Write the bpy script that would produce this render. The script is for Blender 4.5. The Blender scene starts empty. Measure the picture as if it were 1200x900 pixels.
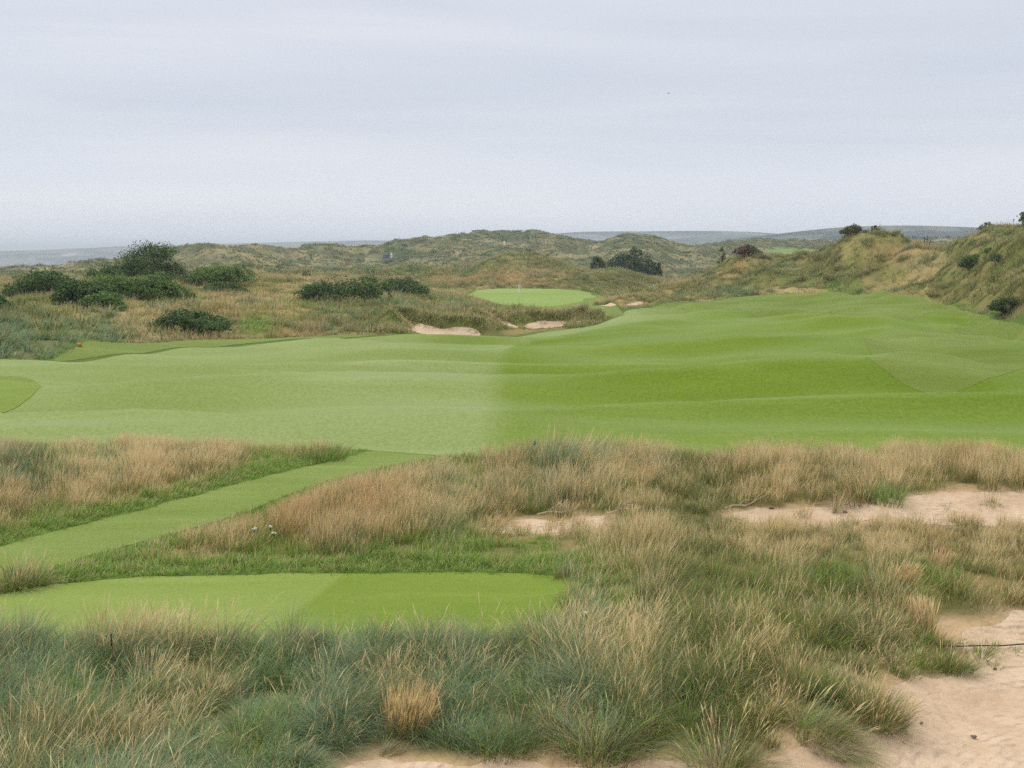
# Links golf course seen over marram grass: dunes, fairway, bunkers, far hills under an overcast sky.
import bpy, bmesh, math
import numpy as np
from mathutils import Vector

S = bpy.context.scene
COL = S.collection
rng = np.random.default_rng(11)

# ------------------------------------------------------------------ camera model
FPX, EYE = 1449.0, 4.4                      # focal length in photo pixels (1200 wide), eye height
PITCH = math.atan((450 - 297) / FPX)
SP, CP = math.sin(PITCH), math.cos(PITCH)


def tan_u(px, py):
    """(X/Y, -dZ/Y) of the sight line through a photo pixel"""
    cx, cy = (np.asarray(px, float) - 600) / FPX, (450 - np.asarray(py, float)) / FPX
    dy = CP + cy * SP
    return cx / dy, -(-SP + cy * CP) / dy


def project(X, Y, Z):
    X, Y, Z = np.asarray(X, float), np.maximum(np.asarray(Y, float), .5), np.asarray(Z, float) - EYE
    dep = Y * CP - Z * SP
    up = Y * SP + Z * CP
    return 600 + FPX * X / dep, 450 - FPX * up / dep


# ------------------------------------------------------------------ noise
def _hash(ix, iy, seed):
    h = (ix.astype(np.int64) * 374761393 + iy.astype(np.int64) * 668265263 + seed * 974711) & 0xFFFFFFFF
    h = ((h ^ (h >> 13)) * 1274126177) & 0xFFFFFFFF
    return ((h ^ (h >> 16)) & 0xFFFF) / 65535.0


def vnoise(x, y, seed=0):
    x, y = np.asarray(x, float), np.asarray(y, float)
    ix, iy = np.floor(x), np.floor(y)
    fx, fy = x - ix, y - iy
    fx, fy = fx * fx * fx * (fx * (fx * 6 - 15) + 10), fy * fy * fy * (fy * (fy * 6 - 15) + 10)
    a, b = _hash(ix, iy, seed), _hash(ix + 1, iy, seed)
    c, d = _hash(ix, iy + 1, seed), _hash(ix + 1, iy + 1, seed)
    return ((a + (b - a) * fx) * (1 - fy) + (c + (d - c) * fx) * fy) * 2 - 1


def fbm(x, y, seed=0, octs=4, gain=.5):
    t, a, n = 0, 1.0, 0
    for o in range(octs):
        t = t + a * vnoise(x, y, seed + 17 * o)
        n += a
        x, y, a = x * 2.03 + 5.1, y * 2.03 - 3.7, a * gain
    return t / n


def sstep(a, b, x):
    t = np.clip((x - a) / (b - a), 0, 1)
    return t * t * (3 - 2 * t)


# ------------------------------------------------------------------ terrain: lofted between rows of known places
NU, UMAX = 700, 1.25
UT = np.linspace(-UMAX, UMAX, NU)


def row(pts, by='py', smooth=5):
    """pts: (px, py or z, Y) -> Y(u), Z(u) on the u table"""
    p = np.array(pts, float)
    u, t = tan_u(p[:, 0], p[:, 1] if by == 'py' else np.full(len(p), 330.0))
    z = EYE - t * p[:, 2] if by == 'py' else p[:, 1]
    y = np.interp(UT, u, p[:, 2])
    z = np.interp(UT, u, z)
    k = np.hanning(2 * smooth + 1)
    k /= k.sum()
    pad = lambda a: np.concatenate([np.full(smooth, a[0]), a, np.full(smooth, a[-1])])
    return np.convolve(pad(y), k, 'valid'), np.convolve(pad(z), k, 'valid')


def flat(Y, z):
    return np.full(NU, float(Y)), np.full(NU, float(z))


W = [-1500, 2700]
ROWS = [
    flat(-14, 2.75), flat(3.0, 2.6),
    row([(-900, .15, 8.9), (600, .05, 9.0), (900, .0, 9.2), (2100, -.1, 9.2)], 'z'),
    row([(-900, .08, 12.7), (560, .08, 12.7), (760, .25, 12.6), (950, .35, 12.4), (1120, -.05, 12.6), (2100, -.1, 12.6)], 'z'),
    row([(-900, 0, 16.6), (640, 0, 16.6), (780, .28, 16.2), (1000, .10, 16.0), (1250, .1, 16.0), (2100, .1, 16)], 'z'),
    row([(-900, .1, 20), (600, .0, 20), (850, -.05, 20), (1250, -.1, 20), (2100, 0, 20)], 'z'),
    row([(-900, .2, 24), (150, .15, 24), (430, 0, 24), (700, .1, 24), (1250, .1, 24), (2100, .1, 24)], 'z'),
    row([(-900, -.1, 28.5), (2100, -.05, 28.5)], 'z'),
    # 8: far edge of the fairway
    row([(-700, 424, 50), (-200, 424, 55), (0, 422, 58), (70, 421, 59), (200, 404, 69), (350, 397, 78), (480, 391, 85), (560, 388, 92),
         (640, 386, 97), (700, 381, 101), (745, 366, 121), (800, 359, 135), (870, 349, 140), (960, 345, 140), (1050, 349, 126),
         (1110, 360, 106), (1150, 372, 90), (1200, 385, 76), (1300, 398, 64), (1900, 400, 60)]),
    # 9: bunker lip, lower dune slopes
    row([(-700, 380, 66), (-200, 378, 74), (0, 376, 82), (100, 366, 85), (200, 364, 95), (300, 362, 104), (400, 360, 110), (470, 361, 111),
         (540, 369, 108), (580, 368, 112), (640, 363, 116), (700, 364, 116), (740, 349, 136), (800, 345, 150), (870, 332, 153), (960, 330, 153), (1050, 334, 141),
         (1100, 336, 127), (1150, 342, 108), (1200, 345, 84), (1300, 340, 72), (1900, 330, 70)]),
    # 10: crest of the near dunes, front of the green
    row([(-700, 345, 115), (-200, 342, 120), (0, 338, 124), (60, 334, 126), (100, 330, 128), (200, 329, 138), (300, 327, 150), (350, 329, 148), (400, 338, 140),
         (480, 343, 140), (520, 350, 142), (545, 356, 146), (600, 362, 150), (650, 363, 150), (700, 357, 150), (740, 344, 165), (800, 334, 186),
         (830, 318, 186), (850, 306, 184), (885, 306, 180), (930, 305, 176), (985, 289, 168), (1020, 287, 165), (1060, 286, 160), (1095, 295, 152),
         (1150, 275, 142), (1200, 272, 132), (1300, 262, 125), (1900, 250, 110)]),
    # 11: behind: hollows, back of the green
    row([(-700, 350, 190), (0, 348, 200), (200, 342, 205), (350, 335, 205), (480, 341, 195), (545, 342, 194), (600, 338, 198), (650, 338, 198), (700, 345, 192), (760, 350, 205),
         (850, 350, 230), (1000, 350, 230), (1200, 350, 220), (1900, 350, 200)]),
    # 12: dunes beyond the green
    row([(-700, 330, 300), (0, 321, 300), (60, 319, 300), (120, 313, 300), (200, 316, 290), (300, 314, 300), (400, 317, 290), (470, 315, 280), (510, 313, 270), (545, 318, 252), (565, 309, 245), (595, 302, 242),
         (630, 302, 240), (665, 308, 240), (683, 318, 238), (705, 318, 236), (725, 317, 238), (748, 330, 238), (775, 331, 250), (810, 326, 262), (860, 318, 280), (1000, 310, 300), (1200, 305, 310), (1900, 300, 300)]),
    row([(-700, -6, 380), (0, -5, 390), (200, -4, 380), (400, -5, 370), (560, -5, 340), (700, -6, 330), (860, -5, 370), (1000, -3, 390), (1200, 0, 400), (1900, 0, 400)], 'z'),
    # 14: big dunes on the skyline
    row([(-700, 325, 560), (0, 318, 520), (60, 314, 500), (100, 309, 480), (130, 306, 470), (165, 304, 470), (195, 294, 480), (215, 291, 480), (240, 288, 480), (260, 291, 480), (276, 294, 480), (292, 288, 500), (320, 289, 500),
         (345, 292, 520), (370, 289, 540), (400, 291, 560), (425, 294, 560), (440, 290, 580), (462, 286, 600), (480, 282, 620), (520, 280, 650), (550, 276, 700), (575, 274, 700), (600, 273, 700), (625, 274, 700), (645, 275, 690), (658, 282, 680), (690, 285, 650), (707, 287, 620), (718, 279, 610), (745, 277, 605), (763, 276, 600), (775, 281, 600), (788, 290, 600),
         (810, 291, 640), (850, 286, 700), (890, 282, 760), (920, 284, 780), (940, 283, 780), (960, 285, 780), (1000, 284, 800), (1100, 283, 800), (1200, 280, 800), (1900, 280, 800)]),
    row([(-700, -40, 900), (300, -40, 900), (500, -38, 1000), (900, -34, 1050), (1900, -30, 1100)], 'z'),
    flat(1500, -46), flat(9500, -46),
]
RY = np.array([r[0] for r in ROWS])
RZ = np.array([r[1] for r in ROWS])
R = len(ROWS)
YT = np.concatenate([np.linspace(-14, 8.9, 24), 9 * np.exp(np.linspace(0, math.log(9500 / 9), 1100))])
_h = np.diff(RY, axis=0)
_d = np.diff(RZ, axis=0) / _h
_m = np.zeros_like(RZ)
_w1, _w2 = 2 * _h[1:] + _h[:-1], _h[1:] + 2 * _h[:-1]
_same = (_d[1:] * _d[:-1]) > 0
_m[1:-1] = np.where(_same, (_w1 + _w2) / (_w1 / np.where(_same, _d[:-1], 1) + _w2 / np.where(_same, _d[1:], 1)), 0)
_m[0], _m[-1] = _d[0], 0
ZT = np.zeros((NU, len(YT)))
for i in range(R - 1):
    y0, y1 = RY[i][:, None], RY[i + 1][:, None]
    t = (YT[None, :] - y0) / (y1 - y0)
    ok = (t >= 0) & (t <= 1)
    h = (y1 - y0)
    z = ((1 + 2 * t) * (1 - t) ** 2 * RZ[i][:, None] + t * (1 - t) ** 2 * h * _m[i][:, None]
         + t * t * (3 - 2 * t) * RZ[i + 1][:, None] + t * t * (t - 1) * h * _m[i + 1][:, None])
    ZT = np.where(ok, z, ZT)


def uof(X, Y):
    return np.clip(X / np.maximum(Y, 6.0), -UMAX, UMAX)


def z_base(X, Y):
    u = uof(X, Y)
    fu = (u + UMAX) / (2 * UMAX) * (NU - 1)
    iu = np.clip(fu.astype(int), 0, NU - 2)
    fu = fu - iu
    iy = np.clip(np.searchsorted(YT, Y) - 1, 0, len(YT) - 2)
    fy = np.clip((Y - YT[iy]) / (YT[iy + 1] - YT[iy]), 0, 1)
    return ((ZT[iu, iy] * (1 - fy) + ZT[iu, iy + 1] * fy) * (1 - fu) + (ZT[iu + 1, iy] * (1 - fy) + ZT[iu + 1, iy + 1] * fy) * fu)


def rowY(i, X, Y):
    return np.interp(uof(X, Y), UT, RY[i])


def ground_at(px, py, ymin=9.0, ymax=900.0, zf=None):
    """first point of the terrain met by the sight line through a photo pixel"""
    zf = zf or z_base
    px, py = np.atleast_1d(np.asarray(px, float)), np.atleast_1d(np.asarray(py, float))
    u, t = tan_u(px, py)
    ys = ymin * np.exp(np.linspace(0, math.log(ymax / ymin), 1600))
    g = zf((u[:, None] * ys).ravel(), np.tile(ys, len(u))).reshape(len(u), -1) - (EYE - t[:, None] * ys)
    k = np.argmax(g > 0, axis=1)
    hit = g[np.arange(len(u)), k] > 0
    k0 = np.maximum(k - 1, 0)
    a, b = g[np.arange(len(u)), k0], g[np.arange(len(u)), k]
    f = np.where(hit & (k > 0), -a / np.where(b - a == 0, 1, b - a), 0)
    Y = np.where(hit, ys[k0] + f * (ys[k] - ys[k0]), ymax)
    return u * Y, Y


def crest(px, lo, hi):
    """distance of the ridge that stands highest against the sky between lo and hi"""
    u = float(tan_u(px, 290)[0])
    ys = np.linspace(lo, hi, 500)
    return float(ys[np.argmax((terrain(u * ys, ys) - EYE) / ys)]) - .4


# ------------------------------------------------------------------ zones on the ground
def poly_px(pts, **k):
    p = np.array(pts, float)
    X, Y = ground_at(p[:, 0], p[:, 1], **k)
    return np.stack([X, Y], 1)


def smooth_poly(P, it=2):
    for _ in range(it):
        Q = np.roll(P, -1, 0)
        P = np.stack([.75 * P + .25 * Q, .25 * P + .75 * Q], 1).reshape(-1, 2)
    return P


def sdf(P, X, Y, far=-50.0, margin=6.0):
    """signed distance to a polygon, positive inside"""
    X, Y = np.asarray(X, float), np.asarray(Y, float)
    out = np.full(X.shape, far)
    lo, hi = P.min(0) - margin, P.max(0) + margin
    m = (X > lo[0]) & (X < hi[0]) & (Y > lo[1]) & (Y < hi[1])
    x, y = X[m], Y[m]
    d2, ins = np.full(x.shape, 1e18), np.zeros(x.shape, bool)
    for a, b in zip(P, np.roll(P, -1, 0)):
        e = b - a
        t = np.clip(((x - a[0]) * e[0] + (y - a[1]) * e[1]) / max(e @ e, 1e-12), 0, 1)
        d2 = np.minimum(d2, (x - a[0] - t * e[0]) ** 2 + (y - a[1] - t * e[1]) ** 2)
        c = (a[1] > y) != (b[1] > y)
        ins ^= c & (x < (b[0] - a[0]) * (y - a[1]) / (b[1] - a[1] if b[1] != a[1] else 1e-12) + a[0])
    out[m] = np.where(ins, 1, -1) * np.sqrt(d2)
    return out


def XY(px, Y, py=700):
    return (float(tan_u(px, py)[0]) * Y, Y)


TEE = np.concatenate([poly_px([(-140, 712), (-60, 705), (0, 698), (60, 687), (120, 679), (180, 676), (300, 674), (480, 672.5), (600, 672), (668, 672.3), (694, 677)]),
                      np.array([XY(684, 15.5), XY(670, 14.4), XY(632, 13.5), XY(300, 13.4), XY(0, 13.4), XY(-140, 13.4)])])
PATH = poly_px([(-160, 690), (-60, 656), (0, 641), (100, 614), (160, 600), (200, 588), (240, 578), (300, 562), (370, 545), (430, 529), (455, 519),
                (640, 519), (580, 530), (530, 533), (480, 541), (400, 560), (340, 580), (280, 602), (225, 620), (150, 640), (100, 652), (60, 668), (-20, 690), (-60, 700)])
PATH = smooth_poly(PATH, 1)
FW_FRONT = [XY(-900, 28.6), XY(-200, 28.6), XY(0, 28.4), XY(330, 28.2), XY(400, 28.0), XY(445, 27.8), XY(520, 26.8), XY(600, 26.4), XY(900, 26.2), XY(1250, 26.2), XY(1900, 26.2)]
FAIRWAY = np.concatenate([np.array(FW_FRONT),
                          poly_px([(1700, 440), (1400, 425), (1210, 436), (1160, 444), (1100, 446.5), (1040, 441), (1000, 433), (1035, 432), (1052, 425),
                                   (1042, 415), (1016, 405), (1010, 396), (1018, 390), (1052, 385), (1080, 383), (1120, 377), (1146, 368), (1110, 366.5), (1080, 367), (1040, 371.5), (1000, 370), (950, 367), (850, 365.5), (800, 361),
                                   (760, 360), (735, 363), (728, 369), (738, 376), (715, 380), (680, 385), (640, 388), (560, 392), (500, 391.5), (430, 394), (380, 399), (330, 400), (270, 403),
                                   (210, 408), (150, 416), (90, 422), (70, 422.5), (0, 420.5), (-300, 423), (-700, 425)])])
ROUGH_PATCH = smooth_poly(poly_px([(-90, 445), (-30, 437), (20, 437), (44, 442), (51, 450), (45, 461), (20, 471), (-10, 477), (-60, 478), (-110, 465)]), 2)
COLLAR_L = poly_px([(58, 423.5), (95, 420), (150, 414.5), (215, 406.5), (272, 402), (330, 399), (380, 397.5), (440, 393), (400, 391.5), (330, 395), (280, 397), (220, 398), (150, 401), (105, 404), (80, 412)])
GREEN = smooth_poly(poly_px([(546, 346), (556, 340), (600, 338.3), (650, 338.6), (690, 342), (698, 346), (690, 351), (660, 357), (625, 360.5), (590, 358), (560, 352)]), 2)
APRON = smooth_poly(poly_px([(575, 355), (640, 358), (690, 351), (698, 344), (712, 349), (712, 356), (726, 362), (740, 372), (730, 377), (715, 376), (702, 368.5), (692, 365), (640, 365.5), (600, 363)]), 1)
BUNK = [smooth_poly(poly_px(p), 1) for p in (
    [(467, 379), (477, 378.5), (490, 383), (512, 386.8), (540, 387.6), (563, 388.8), (563, 391), (530, 392), (495, 391.5), (478, 387)],
    [(570, 373), (582, 375), (600, 381), (610, 384), (600, 385.5), (588, 382), (574, 378)],
    [(612, 383.5), (619, 380), (632, 378.4), (650, 379.6), (664, 378.6), (681, 375), (692, 374.5), (682, 378), (664, 382), (645, 384.5), (622, 385)],
    [(732, 357), (745, 354.5), (760, 351), (771, 348), (772, 351.5), (760, 355), (746, 358), (738, 358.5)],
    [(702, 357.5), (708, 355.5), (718, 356), (724, 358.5), (714, 359.3), (705, 359)])]
SHAG = [smooth_poly(poly_px(p), 1) for p in ([(448, 371), (478, 373), (468, 380), (480, 391.5), (455, 392.5), (438, 386)],
    [(478, 374), (500, 367), (540, 366), (575, 371), (600, 380), (596, 386), (575, 388.6), (545, 386.3), (510, 385), (490, 380)],
    [(582, 371), (610, 367), (650, 366), (690, 367), (702, 370), (690, 374), (660, 377), (630, 376.5), (606, 382), (596, 377)],
    [(662, 383), (672, 377.5), (690, 374.5), (710, 375), (718, 378), (700, 382), (680, 385.5), (664, 386)])]
SAND_R = smooth_poly(poly_px([(868, 594), (900, 590), (960, 590), (1030, 590), (1080, 584), (1120, 579), (1200, 580), (1320, 578), (1320, 604), (1240, 622), (1200, 622), (1150, 616), (1100, 618), (1040, 613), (980, 612), (900, 611), (865, 603)]), 1)
SAND_MID = smooth_poly(poly_px([(570, 612), (600, 606), (650, 605), (690, 601), (700, 606), (694, 616), (660, 622), (610, 624), (575, 620)]), 2)
SAND_TR = smooth_poly(poly_px([(1150, 548), (1190, 543), (1260, 543), (1260, 550), (1180, 552)]), 1)
SAND_FG = poly_px([(880, 896), (935, 884), (1000, 868), (1055, 848), (1060, 835), (1030, 815), (1015, 802), (1045, 790), (1095, 783), (1132, 776), (1118, 760), (1095, 752), (1105, 740), (1150, 728), (1190, 715), (1230, 712), (1400, 690)])
SAND_FG = np.concatenate([SAND_FG, np.array([(9.5, 7.0), (2.2, 7.0)])])
SAND_B = np.concatenate([poly_px([(380, 899), (400, 890), (440, 885), (480, 882), (520, 883), (560, 886), (600, 890), (660, 888), (720, 893), (800, 893), (880, 893)]), np.array([(2.4, 7.0), (-1.6, 7.0)])])
ROUGH_R = poly_px([(1700, 470), (1400, 445), (1210, 437), (1160, 445), (1100, 447.5), (1040, 442), (995, 433), (1005, 390), (800, 362), (760, 361), (790, 355), (860, 348), (960, 343), (1050, 346), (1112, 358), (1152, 370), (1205, 384), (1400, 397), (1700, 400)])


def zsd(P, X, Y, wob=0., f=1., seed=3):
    d = sdf(P, X, Y)
    return d + (wob * fbm(X * f, Y * f, seed, 3) if wob else 0)


def sd_sand(X, Y):
    return np.maximum.reduce([zsd(SAND_FG, X, Y, .35, 1.6), zsd(SAND_B, X, Y, .3, 1.6), zsd(SAND_R, X, Y, .5, 1.1), zsd(SAND_MID, X, Y, .5, 1.2), zsd(SAND_TR, X, Y, .3, 1.)])


def sd_bunk(X, Y):
    return np.maximum.reduce([sdf(P, X, Y) for P in BUNK])


def detail(X, Y):
    near = sstep(6, 9, Y) * (1 - sstep(26, 29, Y))
    mown = np.maximum.reduce([sdf(TEE, X, Y), sdf(PATH, X, Y)])
    f8, f10, f11, f12 = rowY(8, X, Y), rowY(10, X, Y), rowY(11, X, Y), rowY(12, X, Y)
    z = near * sstep(.3, -1.2, mown) * .13 * fbm(X * .45, Y * .45, 5, 3)
    sand = sd_sand(X, Y)
    z = z + near * sstep(-.1, .9, sand) * (-.10 + .06 * fbm(X * .8, Y * .8, 9, 3))
    fw = sstep(28, 34, Y) * (1 - sstep(-6, 1, Y - f8)) * sstep(4, -7, sdf(ROUGH_PATCH, X, Y, margin=12))
    z = z + fw * (.46 * fbm(X / 26 + 3, Y / 9, 21, 2) + .78 * (.5 - np.abs(fbm(X / 24 + 7, Y / 10, 24, 2)) * 2) + .10 * fbm(X / 9, Y / 3.6, 22, 2))
    grn = np.maximum(sdf(GREEN, X, Y, margin=20), sdf(APRON, X, Y, margin=20))
    dune = sstep(0, 9, Y - f8) * sstep(0., -7, grn)
    bk = sd_bunk(X, Y)
    z = z + dune * (1 - sstep(10, 60, Y - f10)) * sstep(1, -4, bk) * (1 + .7 * sstep(10, 40, X)) * ((1 - .8 * np.exp(-((uof(X, Y) - .222) / .035) ** 2)) * 1.0 * sstep(5, 25, X) * fbm(X / 12, Y / 11, 35, 3) + .9 * sstep(18, 34, X) * (.45 - np.abs(fbm(X / 9, Y / 10, 37, 2)) * 2) + .5 * sstep(-10, -30, X) * fbm(X / 14, Y / 12, 36, 2) + .55 * fbm(X / 8, Y / 8, 31, 4) + .25 * fbm(X / 2.2, Y / 2.2, 33, 2))
    z = z + fw * sstep(-3, 3, sdf(ROUGH_R, X, Y, margin=8)) * (.85 * fbm(X / 8, Y / 8, 26, 2) + .35 * (.4 - np.abs(fbm(X / 7 + 3, Y / 7, 28, 2)) * 2))
    for P, lip in zip(BUNK, (.8, .4, .6, .3, .2)):            # a turf lip on the far side, sand dished below it
        d = sdf(P, X, Y, margin=8)
        cy = P[:, 1].mean()
        z = z - sstep(0, 1.0, d) * .34 + 1.15 * lip * np.exp(-((d + .85) / .72) ** 2) * sstep(-.5, 1.5, Y - cy)
    for P in SHAG:
        z = z + .22 * sstep(-.5, 2.0, sdf(P, X, Y, margin=8))
    farw = sstep(8, 40, Y - f11) * (1 - sstep(820, 1000, Y))
    ridg = 1 - np.abs(fbm(X / 34, Y / 44, 41, 3)) * 2.2
    z = z + farw * (3.1 * (ridg - .5) * sstep(20, 80, Y - f12) + 1.1 * fbm(X / 13, Y / 16, 43, 3) + .35 * fbm(X / 4.5, Y / 5, 47, 2))
    return z


def terrain(X, Y):
    X, Y = np.asarray(X, float), np.asarray(Y, float)
    return z_base(X, Y) + detail(X, Y)


# ------------------------------------------------------------------ helpers: meshes, materials, tags
def tag(o, label=None, cat=None, group=None, kind=None):
    for k, v in (('label', label), ('category', cat), ('group', group), ('kind', kind)):
        if v:
            o[k] = v
    return o


def np_mesh(name, V, F, mat=None, col=None, parent=None, smooth=False, attrs=None, midx=None):
    """V (n,3); F (m,k) same-size faces, or list of such arrays"""
    Fs = [f for f in (F if isinstance(F, list) else [F]) if len(f)]
    me = bpy.data.meshes.new(name)
    me.vertices.add(len(V))
    me.vertices.foreach_set('co', np.ascontiguousarray(V, np.float32).ravel())
    nl, npoly = sum(f.size for f in Fs), sum(len(f) for f in Fs)
    me.loops.add(nl)
    me.polygons.add(npoly)
    me.loops.foreach_set('vertex_index', np.concatenate([f.ravel() for f in Fs]).astype(np.int32))
    tot = np.concatenate([np.full(len(f), f.shape[1]) for f in Fs])
    me.polygons.foreach_set('loop_start', np.concatenate([[0], np.cumsum(tot)[:-1]]).astype(np.int32))
    if smooth:
        me.polygons.foreach_set('use_smooth', np.ones(npoly, bool))
    if midx is not None:
        me.polygons.foreach_set('material_index', midx.astype(np.int32))
    if col is not None:
        a = me.attributes.new('Col', 'FLOAT_COLOR', 'POINT')
        a.data.foreach_set('color', np.concatenate([col, np.ones((len(col), 1))], 1).astype(np.float32).ravel())
    for k, v in (attrs or {}).items():
        a = me.attributes.new(k, 'FLOAT', 'POINT')
        a.data.foreach_set('value', np.ascontiguousarray(v, np.float32))
    me.update(calc_edges=True)
    o = bpy.data.objects.new(name, me)
    COL.objects.link(o)
    for m in (mat if isinstance(mat, (list, tuple)) else [mat]):
        if m:
            me.materials.append(m)
    if parent:
        o.parent = parent
    return o


def empty(name, loc, rz=0):
    o = bpy.data.objects.new(name, None)
    o.location = loc
    o.rotation_euler.z = rz
    o.empty_display_size = .2
    COL.objects.link(o)
    return o


class NT:
    """tiny node-tree writer"""

    def __init__(s, name):
        s.m = bpy.data.materials.new(name)
        s.m.use_nodes = True
        s.t = s.m.node_tree
        s.t.nodes.clear()
        s.out = s.t.nodes.new('ShaderNodeOutputMaterial')
        s.pos = None

    def n(s, typ, ins=None, **kw):
        nd = s.t.nodes.new('ShaderNode' + typ)
        for k, v in kw.items():
            setattr(nd, k, v)
        for k, v in (ins or {}).items():
            s.put(nd.inputs[k], v)
        return nd

    def put(s, sock, v):
        if isinstance(v, bpy.types.NodeSocket):
            s.t.links.new(v, sock)
        elif isinstance(v, (tuple, list)) and len(v) == 3 and sock.type == 'RGBA':
            sock.default_value = (*v, 1)
        else:
            sock.default_value = v

    def P(s):
        if s.pos is None:
            s.pos = s.n('NewGeometry').outputs['Position']
        return s.pos

    def noise(s, scale, detail=3, rough=.55, vec=None, stretch=None, dist=0.):
        v = vec or s.P()
        if stretch:
            v = s.n('Mapping', {'Vector': v, 'Scale': stretch}).outputs[0]
        return s.n('TexNoise', {'Vector': v, 'Scale': scale, 'Detail': detail, 'Roughness': rough, 'Distortion': dist}).outputs['Fac']

    def ramp(s, fac, a, b, lo=0., hi=1.):
        return s.n('MapRange', {'Value': fac, 'From Min': a, 'From Max': b, 'To Min': lo, 'To Max': hi}, interpolation_type='SMOOTHSTEP').outputs[0]

    def mix(s, f, a, b, mode='MIX'):
        nd = s.n('Mix', data_type='RGBA', blend_type=mode)
        s.put(nd.inputs[0], f)
        s.put(nd.inputs[6], a)
        s.put(nd.inputs[7], b)
        return nd.outputs[2]

    def mul(s, a, b):
        return s.n('Math', {0: a, 1: b}, operation='MULTIPLY').outputs[0]

    def add(s, a, b):
        return s.n('Math', {0: a, 1: b}, operation='ADD').outputs[0]

    def attr(s, name):
        return s.n('Attribute', attribute_name=name)

    def bump(s, h, strength=.5, dist=.02, nrm=None):
        ins = {'Height': h, 'Strength': strength, 'Distance': dist}
        if nrm:
            ins['Normal'] = nrm
        return s.n('Bump', ins).outputs[0]

    def finish(s, col, rough=.9, nrm=None, spec=.15, metal=0., sheen=None):
        b = s.n('BsdfPrincipled', {'Base Color': col, 'Roughness': rough, 'Metallic': metal, 'Specular IOR Level': spec})
        if sheen:
            s.put(b.inputs['Sheen Weight'], sheen[0])
            s.put(b.inputs['Sheen Roughness'], sheen[1])
            s.put(b.inputs['Sheen Tint'], sheen[2])
        if nrm:
            s.put(b.inputs['Normal'], nrm)
        s.t.links.new(b.outputs[0], s.out.inputs[0])
        return s.m


def plain(name, c, rough=.6, var=.12, scale=30.):
    t = NT(name)
    f = t.noise(scale, 3)
    col = t.mix(t.ramp(f, .3, .7), tuple(x * (1 - var) for x in c), tuple(min(1, x * (1 + var)) for x in c))
    return t.finish(col, rough, spec=.3)


def leaf_mat(name, trans=.3, gloss=.0):
    t = NT(name)
    c = t.attr('Col').outputs['Color']
    d = t.n('BsdfDiffuse', {'Color': c}).outputs[0]
    tr = t.n('BsdfTranslucent', {'Color': c}).outputs[0]
    mx = t.n('MixShader', {0: trans, 1: d, 2: tr}).outputs[0]
    if gloss:
        g = t.n('BsdfGlossy', {'Color': (1., 1., 1.), 'Roughness': .45}).outputs[0]
        mx = t.n('MixShader', {0: gloss, 1: mx, 2: g}).outputs[0]
    t.t.links.new(mx, t.out.inputs[0])
    return t.m


M_GRASS = leaf_mat('grass blades', .30, .02)
M_LEAF = leaf_mat('shrub leaves', .2, .02)


def mat_ground():
    t = NT('dune ground')
    c = t.attr('Col').outputs['Color']
    n1, n2 = t.noise(.9, 5, .65), t.noise(7, 3)
    c = t.mix(t.mul(t.ramp(n1, .35, .7), .55), c, t.mix(1., c, (1.35, 1.22, .95), 'MULTIPLY'))
    c = t.mix(t.mul(t.ramp(n2, .4, .75), .5), c, t.mix(1., c, (.6, .66, .55), 'MULTIPLY'))
    return t.finish(c, .95, t.bump(t.add(n1, t.mul(n2, .3)), .8, .35), .1)


def mat_lawn(name, dark, light, attr=None, mott=.5, bump=.4, k=1.):
    t = NT(name)
    big = t.noise(.07 * k, 4, .6, stretch=(.45, 1., 1.), dist=.6)
    mid = t.noise(.55 * k, 5, .65, stretch=(.35, 1., 1.))
    fine = t.noise(11 * k, 4, .7, stretch=(.7, 1., 1.))
    grain = t.noise(13 * k, 3, .7, stretch=(1., .35, 1.))
    streak = t.noise(.28 * k, 4, .7, stretch=(.16, 1., 1.), dist=.4)
    if attr:
        a = t.attr(attr).outputs['Fac']
        base = t.mix(a, dark, light)
    else:
        base = t.mix(.5, dark, light)
    c = t.mix(t.mul(t.ramp(big, .38, .64), mott), base, t.mix(1., base, (1.22, 1.14, 1.5), 'MULTIPLY'))
    c = t.mix(t.mul(t.ramp(mid, .42, .66), mott * .38), c, t.mix(1., c, (.82, .86, .7), 'MULTIPLY'))
    c = t.mix(t.mul(t.ramp(fine, .4, .7), .28), c, t.mix(1., c, (1.3, 1.22, 1.35), 'MULTIPLY'))
    c = t.mix(t.ramp(grain, .32, .68), t.mix(1., c, (.85, .88, .80), 'MULTIPLY'), t.mix(1., c, (1.15, 1.12, 1.2), 'MULTIPLY'))
    c = t.mix(t.mul(t.ramp(streak, .50, .68), .55), c, t.mix(1., c, (1.28, 1.2, 1.55), 'MULTIPLY'))
    return t.finish(c, .9, t.bump(t.add(fine, grain), bump * .8, .035), .0, sheen=(.42, .28, (.8, .9, .55)))


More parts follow.
